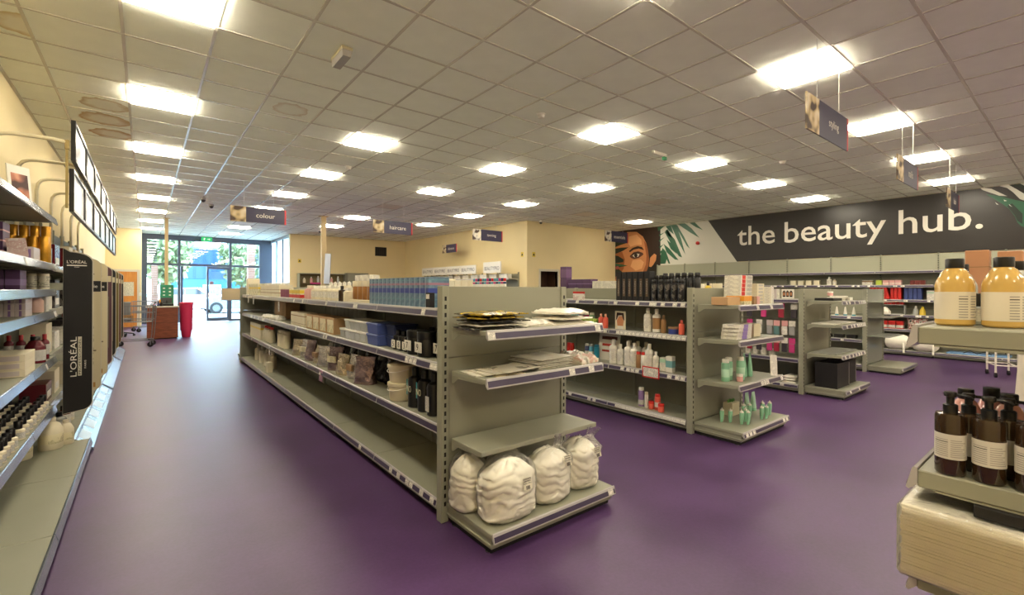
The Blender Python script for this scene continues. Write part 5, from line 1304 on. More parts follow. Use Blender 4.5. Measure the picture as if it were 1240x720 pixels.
# products on the near left shelving; index 0 = nearest the camera = left in the photograph
def lrow(n, y0, y1, x, z, fn, desc, where):
    st = (y1 - y0) / n
    return [fn(nth(i, n, desc, where), (x, y0 + st * (i + .5), z)) for i in range(n)]
T = 1.9915; A1 = 'on left wall top shelf'
pf = thing('photo_stand', 'leaning white framed photo card on the left wall top shelf', 'photo', (-.72, 4.93, T), -.6)
link('card', bmesh_box(.008, .17, .33), WHITE, pf, (0, 0, 0), (0, -.10, .0))
link('printed_photo', bmesh_box(.001, .125, .24), ramp_mat('stand_photo', [(.35, (70, 40, 36)), (.5, (176, 110, 86)), (.6, (214, 160, 130)), (.72, (90, 110, 70))], 9, 'noise', .4, detail=1), pf, (.0025, 0, .03), (0, -.10, 0))
carton('small brown box beside the leaning photo card', (-.80, 4.42, T), .08, .1, .07, BROWNC, name='small_box')
T = 1.6115; A2 = 'on left wall second shelf'
def across(n, x0, x1, y, z, fn, desc, where):
    """items side by side across the shelf depth; index 0 nearest the wall = left in the photograph"""
    st = (x1 - x0) / n
    return [fn(nth(i, n, desc, where), (x0 + st * (i + .5), y, z)) for i in range(n)]
across(3, -.95, -.745, 4.62, T, lambda l, p: carton(l, p, .062, .2, .25, PURP, ((.05, .06, PINK), (.12, .13, PINK), (.19, .2, PINK)), name='purple_carton'), 'purple striped carton', A2)
carton('slim white box between purple cartons and gold cans', (-.825, 4.85, T), .05, .12, .26, WHITE, name='white_box')
across(4, -.845, -.60, 5.24, T, lambda l, p: bottle(l, p, .0295, .30, GOLDM, GOLDM, None, 'fullcan', cat='can', name='gold_can', n=20), 'tall gold can', A2)
across(4, -.845, -.60, 5.16, T, lambda l, p: bottle(l, p, .0295, .21, GOLDM, GOLDM, None, 'fullcan', cat='can', name='gold_can', n=20), 'shorter gold can in front', A2)
across(3, -.735, -.605, 4.66, T, lambda l, p: carton(l, p, .041, .24, .09, LILAC, name='lilac_box', face=(LILP, '-y', .014, .06, .015)), 'low lilac box before gold cans', A2)
cardp = tag(link('price_card', bmesh_box(.09, .003, .12), print_mat('price_card_print', (228, 218, 214), (180, 90, 100), 50, .6, .5, 12), None, (-.645, 4.33, T + .012), (.3, -.1, 0)), 'tilted white price card at left edge of second shelf', 'card')
T = 1.4065; A3 = 'on left wall third shelf'
across(3, -.86, -.64, 4.45, T, lambda l, p: carton(l, p, .068, .2, .13, PURP, ((.03, .07, LILP),), name='purple_carton'), 'dark purple carton', A3)
across(4, -.865, -.60, 5.17, T, lambda l, p: bottle(l, p, .0325, .125, CREAM, CREAM, (print_mat('black_pattern', (206, 200, 182), (20, 20, 20), 30, .55, .5, 9), (.1, .85)), 'fullcan', cat='tin', name='tin', n=20), 'cream tin with black figure', A3)
T = 1.2315; A4 = 'on left wall fourth shelf'
for c_ in range(4):
    for k in range(3):
        carton('%s lilac carton in the %s column %s' % (ORD[k], ORD[c_], A4), (-.79 + c_ * .05, 4.45, T + k * .043), .048, .22, .042, LILAC, name='lilac_box', face=(LILP, '-y', .012, .036, .002), group='stacked lilac cartons')
bottle('pale pink jar with white spout on fourth shelf', (-.665, 4.98, T), .056, .142, mat('jar_pink', (196, 160, 148), .3), WHITE, None, 'squat', cat='jar', name='jar', n=24)
carton('grey white pack behind the pale pink jar', (-.72, 5.22, T), .2, .12, .12, WPRINT, name='white_box')
T = .8515; A5 = 'on left wall fifth shelf'
for k in range(3): carton('%s lilac carton %s' % (('lowest', 'middle', 'uppermost')[k], A5), (-.69, 4.42, T + k * .048), .17, .34, .047, CREAMB, name='lilac_box', face=(LILAC, '-y', .12, .03, .008))
bottle('wine red bottle with cream label on left shelving', (-.655, 4.98, T), .058, .2, WINE, BLACK, (DPRINT, (.10, .5)), 'squat', n=24)
across(4, -.86, -.60, 5.2, T, lambda l, p: bottle(l, p, .028, .2, WINE, C('red_cap', (170, 30, 40)), (DPRINT, (.2, .6)), 'std'), 'slim wine red bottle with white label', A5)
T = .4415; A6 = 'on left wall sixth shelf'
k_ = 0
for c_, (ya, yb, n, rows_) in enumerate(((3.35, 4.15, 8, 3), (4.25, 5.3, 8, 3))):
    for r_ in range(rows_):
        st = (yb - ya) / n
        for i in range(n):
            bottle('%s small cream bottle of %s row in %s cluster, black cap' % (ORD[i], ('front', 'middle', 'back')[r_], ('near', 'far')[c_]), (-.645 - r_ * .095, ya + st * (i + .5), T), .034, .12, CREAMB, BLACK, (DPRINT, (.08, .4)), 'dropper', n=12, group='small capped bottles')
for i in range(3): carton(nth(i, 3, 'dark box with white label behind capped bottles', 'on left shelving'), (-.97, 4.4 + i * .3, T), .1, .16, .24, PURP, name='purple_carton', face=(WPRINT, '+x', .12, .12, .06))
T = .1215
for i, (x, y) in enumerate(((-.75, 5.05), (-.60, 5.24), (-.52, 5.33))):
    bottle(nth(i, 3, 'cream plastic jug', 'on left shelving base'), (x, y, T), .075 if i < 2 else .05, .25 if i < 2 else .2, CREAMB, CREAM, (YPRINT, (.2, .5)), 'jug', cat='jug', name='jug', n=20)
# packs on the far left shelving, glimpsed between the fins
for b_ in range(7):
    for lv, z in enumerate((.4415, .8515, 1.2315, 1.6115)):
        for q in range(2):
            y = 5.66 + b_ + q * .46
            m_ = ((WINE, WPRINT), (CREAMB, WINE), (WPRINT, BLACKM), (KPRINT, CREAMB))[(b_ + lv + q) % 4][0]
            carton('%s pack, %s bay behind fins, %s shelf from floor' % (('near', 'far')[q], ORD[b_], ORD[lv]), (-.74, y, z), .16, .3, .16 + .05 * ((b_ + lv * 2 + q) % 3), m_, name='stock_carton', group='packs behind the brand fins', face=(WPRINT, '+x', .2, .06, .03))
    if b_ < 4:
        for q in range(3):
            bottle('%s bottle on left base shelf behind the %s bay fin' % (ORD[q], ORD[b_]), (-.60, 5.7 + b_ + q * .28, .1215), .05, .2, (SMOKE, WINE, CREAMB)[q], BLACK, (WPRINT, (.15, .6)), 'std')
# ------------------------------------------------------------------ third gondola: hanging packs
HOOKX = 7.498
def hang_pack(label, x, y, z, w, h, card, body, seed=0):
    t = thing('hanging_pack', label, 'blister pack', (x, y, z), 0, 'packs hanging on the third gondola')
    link('header_card', bmesh_box(.002, w, h * .38), card, t, (0, 0, h * .62))
    link('blister', bmesh_box(.02, w * .9, h * .60, .006), body, t, (-.008, 0, 0))
    return t
hk = {1.225: 'top', .985: 'middle', .745: 'lower'}
CARDS = (PINK, WPRINT, HOT, WPRINT, LILAC, PINK)
BOD = (C('pack_dark', (60, 54, 60)), C('pack_grey', (150, 150, 148)), HOT, C('pack_teal', (90, 126, 124)), C('pack_red', (150, 40, 60)), WPRINT)
for r_, (zh, rn) in enumerate(hk.items()):
    yy = (2.62, 2.72, 2.82, 2.92, 3.06, 3.2, 3.34) if r_ else (2.60, 2.76, 3.0, 3.2)
    for i, y in enumerate(sorted(yy, reverse=True)):
        link('peg_hook', MB().tube([(HOOKX - 7.515 - .0, 0, 0), (-.46, 0, 0), (-.475, 0, .012)], .003, 6), CHROME, G3, (0, y - 2.52, zh))
        hang_pack(nth(i, len(yy), f'{("pink and dark", "white and pink", "magenta and teal")[r_]} hanging pack', f'in {rn} row of third gondola'), 7.06 + .012 * (i % 2), y, zh - .2, .082, .2, CARDS[(i + r_) % 6], BOD[(i * 2 + r_) % 6])
cs = thing('clip_strip', 'purple clip strip of small packs hanging beside the green tubes', 'clip strip', (7.03, 3.47, .72), 0)
link('strip', bmesh_box(.002, .05, .56), LILAC, cs, (.012, 0, 0))
for k in range(9):
    for q in (-1, 1): link('pack', bmesh_box(.02, .06, .054, .003), PURP if (k + q) % 3 else LILP, cs, (0, q * .034, .005 + k * .061))
link('hook', MB().tube([(.012, 0, .55), (.02, 0, .57), (.45, 0, .57)], .003, 6), CHROME, cs)
for i in range(5): tag(link('comb_pack', bmesh_box(.02, .03, .14, .002), (WPRINT, PINK, WPRINT, LILAC, WPRINT)[i], None, (7.08, 2.95 - .035 * i, 1.2915)), nth(i, 5, 'slim upright comb pack', 'on third gondola top shelf'), 'comb pack')
fp = tag(link('photo_card', bmesh_box(.004, .16, .13), WHITE, None, (7.07, 2.68, 1.2915 + .008)), 'wide photo card of three dark-haired models on third gondola', 'card')
for k in range(3):
    link('print_hair', MB().prism([(-.06 + .045 * k, .02), (-.062 + .045 * k, .09), (-.042 + .045 * k, .115), (-.022 + .045 * k, .09), (-.024 + .045 * k, .02)], 'x', -.0035, -.0025), C('print_hair', (50, 30, 22), .5), fp)
    link('print_skin', MB().prism([(-.052 + .045 * k, .04), (-.052 + .045 * k, .085), (-.032 + .045 * k, .085), (-.032 + .045 * k, .04)], 'x', -.0042, -.0034), C('print_skin', (190, 128, 88), .5), fp)
for k in range(3): packet('%s folded white towel on third gondola base shelf' % ('lowest', 'middle', 'uppermost')[k], (7.16, 2.66, .1215 + .036 * k), .2, .17, .034, WHTP, 60 + k, 0, amp=.004, name='folded_towel', cat='towel')
for i in range(2): carton(('left', 'right')[i] + ' purple grey box left of folded towels on base shelf', (7.12, 2.95 - .11 * i, .1215), .1, .1, .07, (LILP, LILAC)[i], name='small_box')
row(4, 2.85, 3.3, 7.12, .4715, lambda l, p: carton(l, p, .05, .06, .1, WPRINT, name='small_box'), 'small white carton', 'on third gondola low shelf')

# third end bay
Z = 1.2765
carton('flat black case lying on third end bay top shelf', (7.30, 2.26, Z), .34, .22, .035, BLACKM, name='flat_case')
for i in range(5): tag(link('paper_pad', bmesh_box(.2, .2, .02, .001), WPRINT, None, (7.62 + .05 * i, 2.28 - .01 * i, Z + .0205 * (i % 3)), (0, 0, .1 * i)) if i < 3 else link('paper_pad', bmesh_box(.14, .2, .02, .001), WHITE, None, (7.90 - .002 * i, 2.26, Z + .0205 * (i - 3)), (0, 0, .03)), nth(i, 5, 'white paper pad', 'on third end bay top shelf'), 'paper pad')
bottle('small white jar above the paper pads on third end bay', (7.70, 2.36, Z + .062), .035, .06, PINK, WHITE, None, 'jar', cat='jar', name='jar')
Z = .9615
for i in range(4): tag(link('paper_pad', bmesh_box(.2, .28, .014, .001), (WHITE, WPRINT)[i % 2], None, (7.18 + .215 * i, 2.25, Z)), nth(i, 4, 'thin white sheet pad', 'on third end bay second shelf'), 'paper pad')
Z = .5665
for i in range(3): tag(link('clear_tray', bmesh_box(.27, .3, .016, .003), clear_mat('tray_clear', (226, 226, 218), .5, .1, 0, 1, .35), None, (7.22 + .285 * i, 2.25, Z)), nth(i, 3, 'clear plastic tray', 'on third end bay third shelf'), 'tray')
Z = .1215
for i, (x, w) in enumerate(((7.33, .48), (7.77, .32))):
    c_ = carton(('large', 'narrower')[i] + ' black carton on third end bay base shelf', (x, 2.22 + .02 * i, Z), w, .26, .33, BLACKM, name='black_carton')
    link('grey_spine', bmesh_box(.02, .001, .3), C('spine_grey', (130, 124, 116)), c_, (w / 2 - .02, -.1308, .015))
# fourth gondola left face, glimpsed through the third aisle
row(6, 2.62, 3.4, 9.95, .9565, lambda l, p: squeeze_tube(l, p, .06, .16, WHITE, SKYB), 'white tube with blue cap', 'on farthest gondola')
row(4, 2.62, 3.4, 9.98, .5515, lambda l, p: carton(l, p, .12, .14, .06, BLACKM, name='flat_case'), 'low black box', 'on farthest gondola low shelf')

# ------------------------------------------------------------------ right wall stock (index 0 = left)
RX = 13.08
R1 = 'on right wall upper shelf'; T = 1.5315
for i, (y, w, h_, m_) in enumerate(((4.03, .1, .2, WHITE), (3.92, .08, .15, CREAMB))): bottle(('taller', 'shorter')[i] + ' white bottle ' + R1, (RX, y, T), w / 2, h_, m_, WHITE, WPRINT, 'std')
row(2, 3.16, 3.36, RX, T, lambda l, p: carton(l, p, .12, .09, .11, WPRINT, ((.07, .1, BROWNC),), name='white_box'), 'white and tan box', R1)
carton('lime green box ' + R1, (RX, 3.045, T), .12, .1, .11, C('lime', (178, 196, 70)), name='green_box')
row(3, 2.64, 2.98, RX, T, lambda l, p: carton(l, p, .12, .1, .11, PINK, ((.03, .05, WPRINT),), name='pink_box'), 'pink box', R1)
row(3, 2.25, 2.5, RX, T, lambda l, p: carton(l, p, .12, .078, .1, C('oxblood', (104, 40, 34)), name='red_box'), 'oxblood box', R1)
row(4, 4.2, 4.9, RX, T, lambda l, p: carton(l, p, .12, .12, .12, CREAMB, name='cream_box'), 'cream box', R1)
R2 = 'on right wall middle shelf'; T = 1.2115
for i in range(8):
    carton(nth(i, 8, 'bright red leaning box', R2), (RX - .02, 3.12 - i * .064, T + (.012 if i < 5 else 0)), .14, .055, .26, RED, name='red_box', rx=(-.25 if i < 5 else 0), group='red boxes')
row(4, 2.30, 2.60, RX, T, lambda l, p: carton(l, p, .14, .066, .25, C('denim_blue', (58, 72, 128)), name='blue_box'), 'blue box', R2)
carton('wide cream box with green corner ' + R2, (RX, 2.05, T), .14, .34, .2, WPRINT, ((.14, .17, MINTL),), name='wide_box')
R3 = 'on right wall fourth shelf'; T = .8815
row(7, 2.6, 3.1, RX, T + .22, lambda l, p: carton(l, p, .1, .06, .08, RED, name='red_box'), 'small red box on the riser', R3)
tag(link('riser', MB().box(RX - .06, RX + .06, 2.58, 3.12, T, T + .015).box(RX - .06, RX + .06, 2.58, 2.6, T, T + .22).box(RX - .06, RX + .06, 3.10, 3.12, T, T + .22).box(RX - .06, RX + .06, 2.58, 3.12, T + .205, T + .2195), SMOKE), 'grey shelf riser carrying small red boxes', 'riser')
packet('cream cotton pouch hanging on the right wall fourth shelf', (RX - .14, 2.92, T), .14, .2, .15, WHTP, 71, 0, amp=.02, name='cotton_pouch', cat='pouch')
bottle('clear bottle with white top ' + R3, (RX, 2.41, T), .05, .2, SMOKE, WHITE, None, 'taper'); bottle('yellow bottle ' + R3, (RX, 2.3, T), .055, .19, YEL, C('yellow_cap', (230, 200, 50)), None, 'taper')
R4 = 'on right wall fifth shelf'; T = .5665
row(5, 2.6, 3.3, RX, T, lambda l, p: carton(l, p, .12, .12, .17, (RED), ((.02, .08, WPRINT),), name='red_box'), 'red and white box', R4)
PATB = ramp_mat('pattern_bag', [(.35, (40, 46, 44)), (.48, (220, 214, 200)), (.55, (170, 50, 50)), (.65, (60, 110, 90))], 26, 'noise', .4)
pouch('bold patterned bag on right wall fifth shelf', (RX - .02, 2.38, T), .34, .12, .24, PATB, 81)
T = .1215
def cotton_roll_bag(label, y, r, ln, seed):
    t = thing('cotton_roll_bag', label, 'bag', (12.98, y, T + r * .98), 0, 'cotton rolls on right wall base shelf')
    rs = []
    for k in range(19):
        f = k / 18 - .5; q = (1 - abs(2 * f) ** 4) ** .5 if abs(f) < .5 else .08
        rs.append([(r * max(.1, q) * cos(a * pi / 12) * (1 + .1 * noise.noise(Vector((a * .6, f * 8, seed)))), f * ln, r * max(.1, q) * sin(a * pi / 12) * (1 + .1 * noise.noise(Vector((a * .6, f * 8, seed + 4))))) for a in range(24)])
    link('cotton_roll', MB().rings([list(reversed(q)) for q in rs]).mesh('cotton_roll', True, 80), COTTON, t)
    link('loose_end', MB().tube([(-r * .95, -ln * .3 , 0), (-r * 1.15, -ln * .33, -r * .6), (-r * 1.2, -ln * .33, -r * 1.3)], .018, 8), COTTON, t)
cotton_roll_bag('left fat cotton roll on the right wall base shelf', 2.70, .165, .44, 2)
cotton_roll_bag('right fat cotton roll on the right wall base shelf', 2.23, .165, .46, 6)
carton('red and white upright card pack left of the cotton rolls', (12.98, 3.03, T), .1, .16, .34, WPRINT, name='card_pack', face=(RED, '-x', .06, .3, .02))
tag(link('blue_mat_roll', MB().box(12.90, 13.3, 1.0, 1.9, T, T + .03, .01), C('pale_blue_foam', (110, 150, 196))), 'flat blue foam sheet on right wall base shelf', 'foam sheet')
gl = thing('wire_hangers', 'dark wire hangers lying on right wall base shelf', 'hangers', (12.95, 1.45, T + .035)); link('wire', MB().tube([(0, -.2, 0), (0, -.1, .05), (0, 0, 0), (0, .1, .05), (0, .2, 0)], .008, 6), BLACKM, gl)
for i in range(2): carton(('dark purple', 'black')[i] + ' box on right wall upper shelf behind gold bottles', (RX, .95 - .2 * i, 1.8415), .14, .18, .18, (PURP, BLACKM)[i], name='purple_carton')

# white rack trolley and draped stand beyond the near bottles
rk = thing('rack_trolley', 'white tubular rack trolley on castors near the right wall', 'trolley', (11.1, .95, 0), .35)
WT = mat('white_tube', (224, 218, 206), .4)
for sx in (-.2, .2):
    for sy in (-.13, .13): link('leg', MB().tube([(sx, sy, .08), (sx, sy, 1.1)], .014, 8), WT, rk)
for z in (.2, .42, .64, .86, 1.08): link('shelf_rail', MB().tube([(-.2, -.13, z), (-.2, .13, z), (.2, .13, z), (.2, -.13, z), (-.2, -.13, z)], .011, 6), WT, rk)
for sx in (-.2, .2):
    for sy in (-.13, .13):
        link('castor', MB().rings([[(sx + .04 * cos(a * pi / 8), sy + q, .04 + .04 * sin(a * pi / 8)) for a in range(16)] for q in (-.014, .014)]), BLACKM, rk)
dr = thing('draped_stand', 'stand draped in a white sheet at the right edge', 'draped stand', (8.75, .36, 0), .2)
rs = []
for k in range(13):
    f = k / 12; rs.append([((.30 + .10 * f) * cos(a * pi / 18) * (1 - .12 * (1 - f) * (1 + sin(a * 1.7))), (.27 - .06 * f) * sin(a * pi / 18) * (1 + .09 * sin(a * 1.4)), .02 + f * 1.08) for a in range(36)])
link('sheet', MB().rings(rs).mesh('sheet', True, 70), mat('white_sheet', (228, 220, 200), .7), dr)

# ------------------------------------------------------------------ near right end bay: bottles and paper stack
PLAB = mat('brown_bottle_label', (206, 202, 192), .5)
INKG = mat('label_ink_grey', (158, 153, 146), .6); INKD = mat('label_ink_dark', (52, 48, 46), .6)
def label_print(b, r, z0, z1, facing, n=9, span=1.1):
    """rows of small print curved round a label, as thin strips"""
    rr = random.Random(int(z0 * 1e4) + n)
    step = (z1 - z0) / n
    for k in range(n):
        for a0, a1 in ((-span, -.15), (.0, span * rr.uniform(.55, 1))):
            st_ = [facing + a0 + (a1 - a0) * q / 6 for q in range(7)]
            zz = z0 + k * step
            link('print_line', MB().rings([[(r * cos(a), r * sin(a), z) for a in st_] for z in (zz, zz + step * .38)], False, False, False), INKD if (k == n - 2 and a0 < -.2) else INKG, b)
GLAB = print_mat('gold_bottle_label', (224, 216, 198), (120, 112, 104), 150, .62, .4, 30)
GT = 1.3365; PT = .9865
for i, (x, y) in enumerate(((1.615, .222), (1.615, .136))):
    b = bottle(('left', 'right')[i] + ' large gold bottle with a black cap on near end bay', (x, y, GT), .0385, .168, GOLD, BLACK, (mat('label_cream', (222, 214, 196), .4), (.09, .5)), 'squat', n=32)
    ang = radians_ = -2.1
    label_print(b, .0392, .02, .078, pi + .95, 9, .62)
b = bottle('clear white bottle with black cap between the gold bottles', (1.78, .232, GT), .034, .16, SMOKE, BLACK, (DPRINT, (.09, .5)), 'squat', n=24)
bottle('second clear bottle behind the right gold bottle', (1.80, .13, GT), .034, .165, SMOKE, BLACK, (DPRINT, (.09, .5)), 'squat', n=24)
bottle('small bottle with black cap and cream label behind gold bottles', (1.70, .19, GT), .02, .08, SMOKE, BLACK, (WPRINT, (.1, .5)), 'dropper')
for i, (x, y, h_) in enumerate(((1.93, .215, .205), (1.95, .15, .20))):
    carton(('left', 'right')[i] + ' tan pink box behind the gold bottles', (x, y, GT), .05, .05, h_, C('tan_pink', (190, 140, 108)), ((h_ - .05, h_ - .048, BROWNC),), name='tan_box')
for i, (x, y) in enumerate(((1.515, .215), (1.515, .15), (1.515, .082))):
    bottle(nth(i, 3, 'dark brown pump bottle', 'in the front row of near end bay'), (x, y, PT), .0285, .195, BROWNG, BLACK, (PLAB, (.20, .50)), 'pump', n=28, rz=.5, group='brown pump bottles')
    label_print(bpy.data.objects[LASTB[0]], .0290, .045, .088, pi + .15 - .5)
for i, (x, y) in enumerate(((1.585, .192), (1.585, .125))):
    bottle(('left', 'right')[i] + ' dark brown pump bottle in the second row', (x, y, PT), .0285, .185, BROWNG, BLACK, (PLAB, (.20, .50)), 'pump', n=28, rz=.4)
PKB = mat('pink_bottle', (206, 152, 146), .15, coat=.4)
for i, (x, y) in enumerate(((1.69, .21), (1.69, .132), (1.76, .17))):
    bottle(('left', 'right', 'rear')[i] + ' pink bottle with black cap behind the brown pumps', (x, y, PT), .034, .18, PKB, BLACK, (WPRINT, (.09, .5)), 'squat', n=28)
st = thing('paper_towel_stack', 'wrapped stack of white paper towels on the near end bay', 'paper stack', (1.69, .055, .7365))
rr_ = random.Random(5); PT_M = mat('towel_paper', (250, 244, 224), .85)
for k in range(24):
    link('sheet', bmesh_box(.50, .475, .0068, .001), PT_M, st, (rr_.uniform(-.002, .002), rr_.uniform(-.002, .002), .002 + k * .007))
link('clear_wrap', MB().box(-.258, .258, -.245, .245, 0, .174, .008), clear_mat('wrap_film', (255, 255, 255), .12, .15, .5, 20, .03), st)
carton('flat black box lying on the wrapped paper towels', (1.66, .0, .912), .38, .34, .026, BLACKM, name='flat_case')

# ------------------------------------------------------------------ front of the shop
WOOD = ramp_mat('counter_mahogany', [(.35, (104, 52, 32)), (.65, (134, 72, 44))], 5, 'noise', .4, 0, (1, 1, 9))
ct = thing('counter', 'mahogany fronted sales counter by the entrance', 'counter', (.365, 16.0, 0))
link('front_panel', MB().box(-.345, .345, 0, .03, .03, .87), WOOD, ct)
for k in range(3): link('shadow_groove', MB().box(-.345, .345, -.0015, .0, .24 + k * .21, .246 + k * .21), DARK, ct)
link('side_panel', MB().box(-.345, -.315, .03, 1.5, .03, .87), WOOD, ct); link('side_panel', MB().box(.315, .345, .03, 1.5, .03, .87), WOOD, ct)
link('kick_board', MB().box(-.32, .32, .03, 1.45, 0, .03), DARK, ct)
link('worktop', MB().box(-.37, .37, -.03, 1.52, .87, .905, .004), mat('pale_worktop', (196, 188, 176), .4), ct)
CT = .9055
gb = thing('card_board', 'green display board with white dots standing on the counter', 'display board', (.485, 16.95, CT))
link('board', bmesh_box(.32, .02, .6, .004), mat('display_green', (42, 130, 96), .5), gb)
for k in range(5):
    for q in range(2): link('gift_card', bmesh_box(.05, .002, .035), C('gift_card_white', (214, 222, 210)), gb, (-.07 + .14 * q, -.0112, .08 + .1 * k))
tl = thing('till', 'black till with tilted screen on the counter', 'till', (.46, 16.35, CT))
link('body', MB().box(-.16, .16, -.12, .12, 0, .07, .006), BLACK, tl); link('screen', MB().box(-.13, .13, -.01, .012, .08, .24, .004), BLACK, tl, (0, 0, 0), (-.3, 0, 0)); link('screen_stem', MB().box(-.02, .02, .0, .03, .06, .16), BLACK, tl)
ctm = thing('card_terminal', 'small dark card terminal on the counter left end', 'card terminal', (.13, 16.25, CT)); link('body', MB().box(-.04, .04, -.07, .07, 0, .05, .006), BLACK, ctm); link('display', MB().box(-.03, .03, .0, .05, .05, .054), SMOKE, ctm)
for i in range(3): bottle(nth(i, 3, 'small dark pot', 'of pens on the counter'), (.2 + .07 * i, 16.12 + .05 * (i % 2), CT), .03, .12, BLACKM if i != 1 else NAVY, BLACK, None, 'can', cat='pen pot', name='pen_pot')
tag(link('orange_leaflets', MB().box(.30, .36, 16.6, 16.7, CT, CT + .17, .003), ORANGE), 'small orange leaflet holder on the counter', 'leaflet holder')
bi = thing('waste_bin', 'tall crimson bin standing right of the counter', 'bin', (.92, 16.35, 0))
PINKR = mat('crimson_plastic', (190, 46, 82), .35)
link('lower_bin', MB().lathe([(.105, 0), (.11, .01), (.13, .2), (.135, .36)], 24).mesh('lower_bin', True), PINKR, bi)
link('upper_bin', MB().lathe([(.14, .19), (.145, .195), (.165, .96), (.168, .99), (.155, .99), (.15, .94)], 24).mesh('upper_bin', True), PINKR, bi)
link('rim', MB().lathe([(.166, .955), (.174, .965), (.174, .995), (.166, 1.0), (.158, .995), (.158, .965)], 24).mesh('rim', True), mat('crimson_rim', (206, 60, 92), .35), bi)
def trolley(label, x, y, rz):
    t = thing('shopping_trolley', label, 'trolley', (x, y, 0), rz, 'shopping trolleys by the entrance')
    W, L = .26, .36
    for z, k in ((.98, 1.0), (.82, .97), (.66, .94)):
        link('basket_rim', MB().tube([(-L * k, -W * k, z), (L * k, -W * k, z), (L * k, W * k, z), (-L * k, W * k, z), (-L * k, -W * k, z)], .008, 6), STEEL, t)
    wires = MB()
    for k in range(15):
        xx = -L + 2 * L * k / 14
        wires.tube([(xx, -W, .98), (xx * .92, -W * .92, .6), (xx * .92, W * .92, .6), (xx, W, .98)], .003, 5)
    for k in range(9):
        yy = -W + 2 * W * k / 8
        wires.tube([(-L, yy, .98), (-L * .92, yy * .92, .6), (L * .92, yy * .92, .6), (L, yy, .98)], .003, 5)
    link('wire_basket', wires, STEEL, t)
    for s in (-1, 1):
        link('side_frame', MB().tube([(L, s * W, 1.0), (L * 1.05, s * W, .9), (L * .95, s * W * .9, .3), (L * .9, s * W * .9, .16), (-L * .9, s * W * .8, .16)], .011, 8), STEEL, t)
        for xx in (-L * .85, L * .88):
            c = link('castor', MB().rings([[(xx + .06 * cos(a * pi / 9), s * W * .85 + q, .06 + .06 * sin(a * pi / 9)) for a in range(18)] for q in (-.016, .016)]), BLACKM, t)
            link('fork', MB().box(xx - .012, xx + .012, s * W * .85 - .026, s * W * .85 - .018, .05, .16).box(xx - .012, xx + .012, s * W * .85 + .018, s * W * .85 + .026, .05, .16), STEEL, c)
    link('handle', MB().tube([(L * 1.08, -W, 1.01), (L * 1.08, W, 1.01)], .016, 10), mat('trolley_red', (150, 40, 44), .4), t)
    return t
trolley('wire shopping trolley standing left of the counter', -.20, 14.35, -.12)
trolley('second wire trolley half hidden behind the counter', .05, 19.2, .3)
ch = thing('office_chair', 'grey office chair base on castors behind the trolley', 'chair', (-.55, 17.6, 0))
for k in range(5):
    a = k * 2 * pi / 5
    lg = link('leg', MB().tube([(0, 0, .12), (.28 * cos(a), .28 * sin(a), .07)], .018, 8), BLACK, ch); link('castor', MB().lathe([(.02, 0), (.03, .01), (.03, .05), (.02, .06)], 10, .28 * cos(a), .28 * sin(a)), BLACKM, lg)
link('column', MB().tube([(0, 0, .1), (0, 0, .45)], .025, 10), CHROME, ch); link('seat', MB().box(-.23, .23, -.23, .23, .45, .52, .03), mat('seat_grey', (120, 122, 124), .8), ch); link('backrest', MB().box(-.2, .2, .2, .25, .6, 1.0, .02), MATS['seat_grey'], ch); link('back_bar', MB().box(-.02, .02, .2, .23, .48, .65), BLACK, ch)
# boards at the far end of the first gondola
carton('cream carton on top of the far end of nearest gondola', (1.58, 9.84, 1.2965), .2, .16, .30, CREAMB, name='cream_box')
hb = thing('notice_board', 'tan notice board jutting out from the far end bay', 'board', (1.36, 10.62, 1.18)); link('board', bmesh_box(.40, .01, .235), C('tan_board', (190, 172, 140), .6), hb); link('clip_rail', bmesh_box(.42, .014, .02), RAILC, hb, (0, 0, -.005))
bpn = thing('glossy_panel', 'tall glossy white panel leaning against the beige post', 'panel', (4.12, 13.88, 1.55), 0); link('sheet', bmesh_box(.16, .01, .88), mat('glossy_pale_blue', (206, 218, 232), .12), bpn, (0, 0, 0), (-.03, .05, 0)); link('edge', bmesh_box(.01, .014, .88), BLACK, bpn, (.085, 0, 0), (-.03, .05, 0)); link('stand', bmesh_box(.12, .012, 1.56), GREY, bpn, (.02, .03, -1.548))

# rear and side wall units (seen over the gondola tops)
ru = thing('rear_display', 'brown rear wall display unit beyond the nearest gondola', 'shelving', (5.55, 19.2, 0))
OLV = C('olive_panel', (134, 120, 82), .6)
link('back_board', MB().box(-.88, .88, .25, .28, 0, 2.0), OLV, ru); link('side_panel', MB().box(-.9, -.88, -.1, .28, 0, 2.0), GREY, ru); link('side_panel', MB().box(.88, .9, -.1, .28, 0, 2.0), GREY, ru)
for z in (.3, .8, 1.3, 1.6, 1.98): link('shelf', MB().box(-.88, .88, -.1, .25, z, z + .025), OLV if z < 1.9 else GREY, ru)
link('magenta_strip', MB().box(-.5, .5, -.115, -.1, 1.58, 1.64), HOT, ru)
ru2 = thing('rear_cabinet', 'grey rear wall cabinet with framed pictures', 'cabinet', (6.95, 19.2, 0))
link('body', MB().box(-.45, .45, -.05, .28, 0, 2.05), mat('cabinet_grey', (140, 134, 120), .5), ru2); link('door', MB().box(-.42, -.01, -.065, -.05, .1, 2.0), GREY, ru2); link('door', MB().box(.01, .42, -.065, -.05, .1, 2.0), GREY, ru2); link('dark_picture', MB().box(-.1, .12, -.08, -.066, 1.5, 1.85), BLACKM, ru2)
for i in range(6): bottle(nth(i, 6, 'pale bottle', 'on the brown rear display unit'), (4.85 + .26 * i, 19.2, 1.6265), .05, .2 + .04 * (i % 3), (CREAMB, PINK, SMOKE)[i % 3], WHITE, None, 'std')
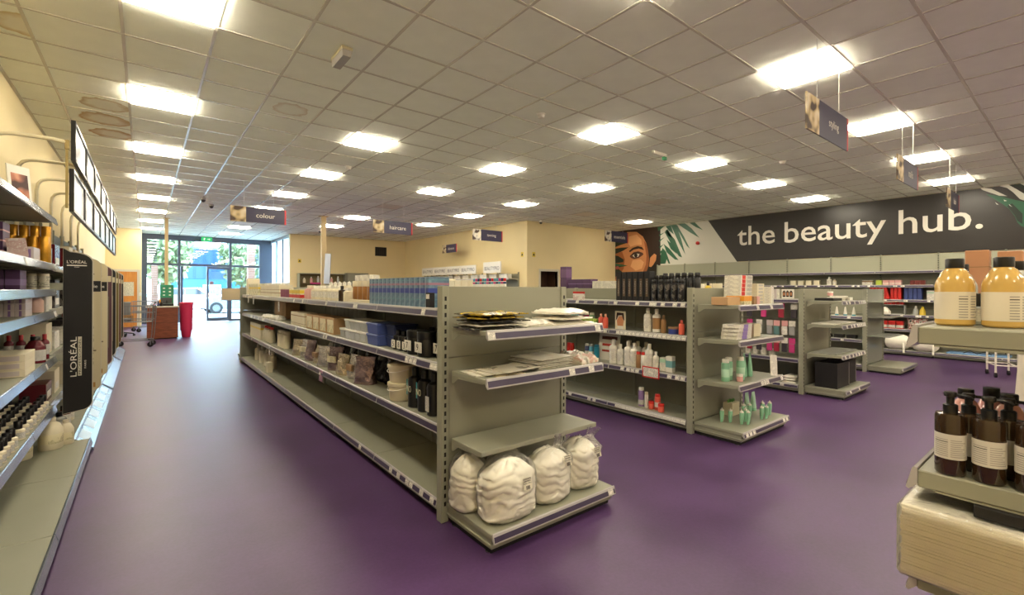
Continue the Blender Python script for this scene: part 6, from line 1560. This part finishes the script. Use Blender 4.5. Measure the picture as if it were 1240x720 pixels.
su = wall_run('white shelving unit along the cream side wall', 9.235, 11.3, [1.0] * 6, (.6, 1.0, 1.4, 1.75), .40, .45, 0, 1.95, ((.12, 1.0), (1.0, 1.9)), {}, RAILC, RAILC, 'wall shelving')
for i in range(5):
    y = 16.5 - i * .98 if i < 4 else 12.15
    hd = tag(link('header_board', bmesh_box(.03, .96, .30 if i < 4 else .36, .003), WHITE, None, (8.80, y, 1.93 + .0)), nth(i, 5, 'white header board reading BEAUTYPRO', 'on side wall unit'), 'header board')
    lettering('BEAUTYPRO', C('header_ink', (90, 86, 90)), hd, -.0162, 0, .15, '-x', width=.8, height=.12)
    link('hook', MB().box(-.012, .012, -.3, -.28, -.04, .0).box(-.012, .012, .28, .3, -.04, .0).box(-.012, .38, -.3, -.28, -.04, -.02).box(-.012, .38, .28, .3, -.04, -.02), GREY, hd)
row(10, 11.4, 16.9, 8.98, 1.7515, lambda l, p: carton(l, p, .2, .4, .14, WPRINT, name='white_box'), 'white box', 'under the side wall header boards')
T = 1.2915
row(8, 6.75, 8.5, 4.45, T, lambda l, p: carton(l, p, .16, .2, .28 + (.03 if 'third' in l or 'fifth' in l else 0), CREAMB, ((.1, .12, YEL),), name='cream_box'), 'tall cream box', 'on far part of middle gondola')
for i in range(14):
    bottle('%s slim spray with bright cap on the middle gondola top' % ORD[i], (4.42, 6.62 - i * .066, T), .026, .30, WHITE, (SKYB, HOT, NAVY, RED, TEAL)[i % 5], (((HOT, NAVY, SKYB)[i % 3]), (.70, .80)), 'can')
# wall furniture
vg = thing('air_vent', 'black square air grille high on the rear wall', 'vent', (8.08, 19.49, 2.81))
link('frame', MB().box(-.285, .285, -.012, 0, 0, .44), WALLC, vg); link('opening', MB().box(-.26, .26, -.016, -.012, .025, .415), DARK, vg)
for k in range(6): link('bar', MB().box(-.22 + .08 * k, -.205 + .08 * k, -.022, -.016, .025, .415), mat('grille_bar', (60, 54, 44), .6), vg)
for i, (x, y, z, ax, lab) in enumerate(((9.52, Y1 - .002, 2.42, 'y', 'yellow warning sticker on the hatch wall'), (X1 - .002, 11.15, 2.42, 'x', 'yellow warning sticker on the side wall corner'), (4.75, Y2 - .002, 2.42, 'y', 'yellow warning sticker on the rear wall'))):
    s_ = thing('warning_sticker', lab, 'sticker', (x, y, z), 0 if ax == 'y' else -pi / 2)
    link('sheet', bmesh_box(.12, .003, .15), YEL, s_); link('triangle', MB().prism([(-.045, .04), (.045, .04), (0, .12)], 'y', -.0026, -.0016), BLACKM, s_)
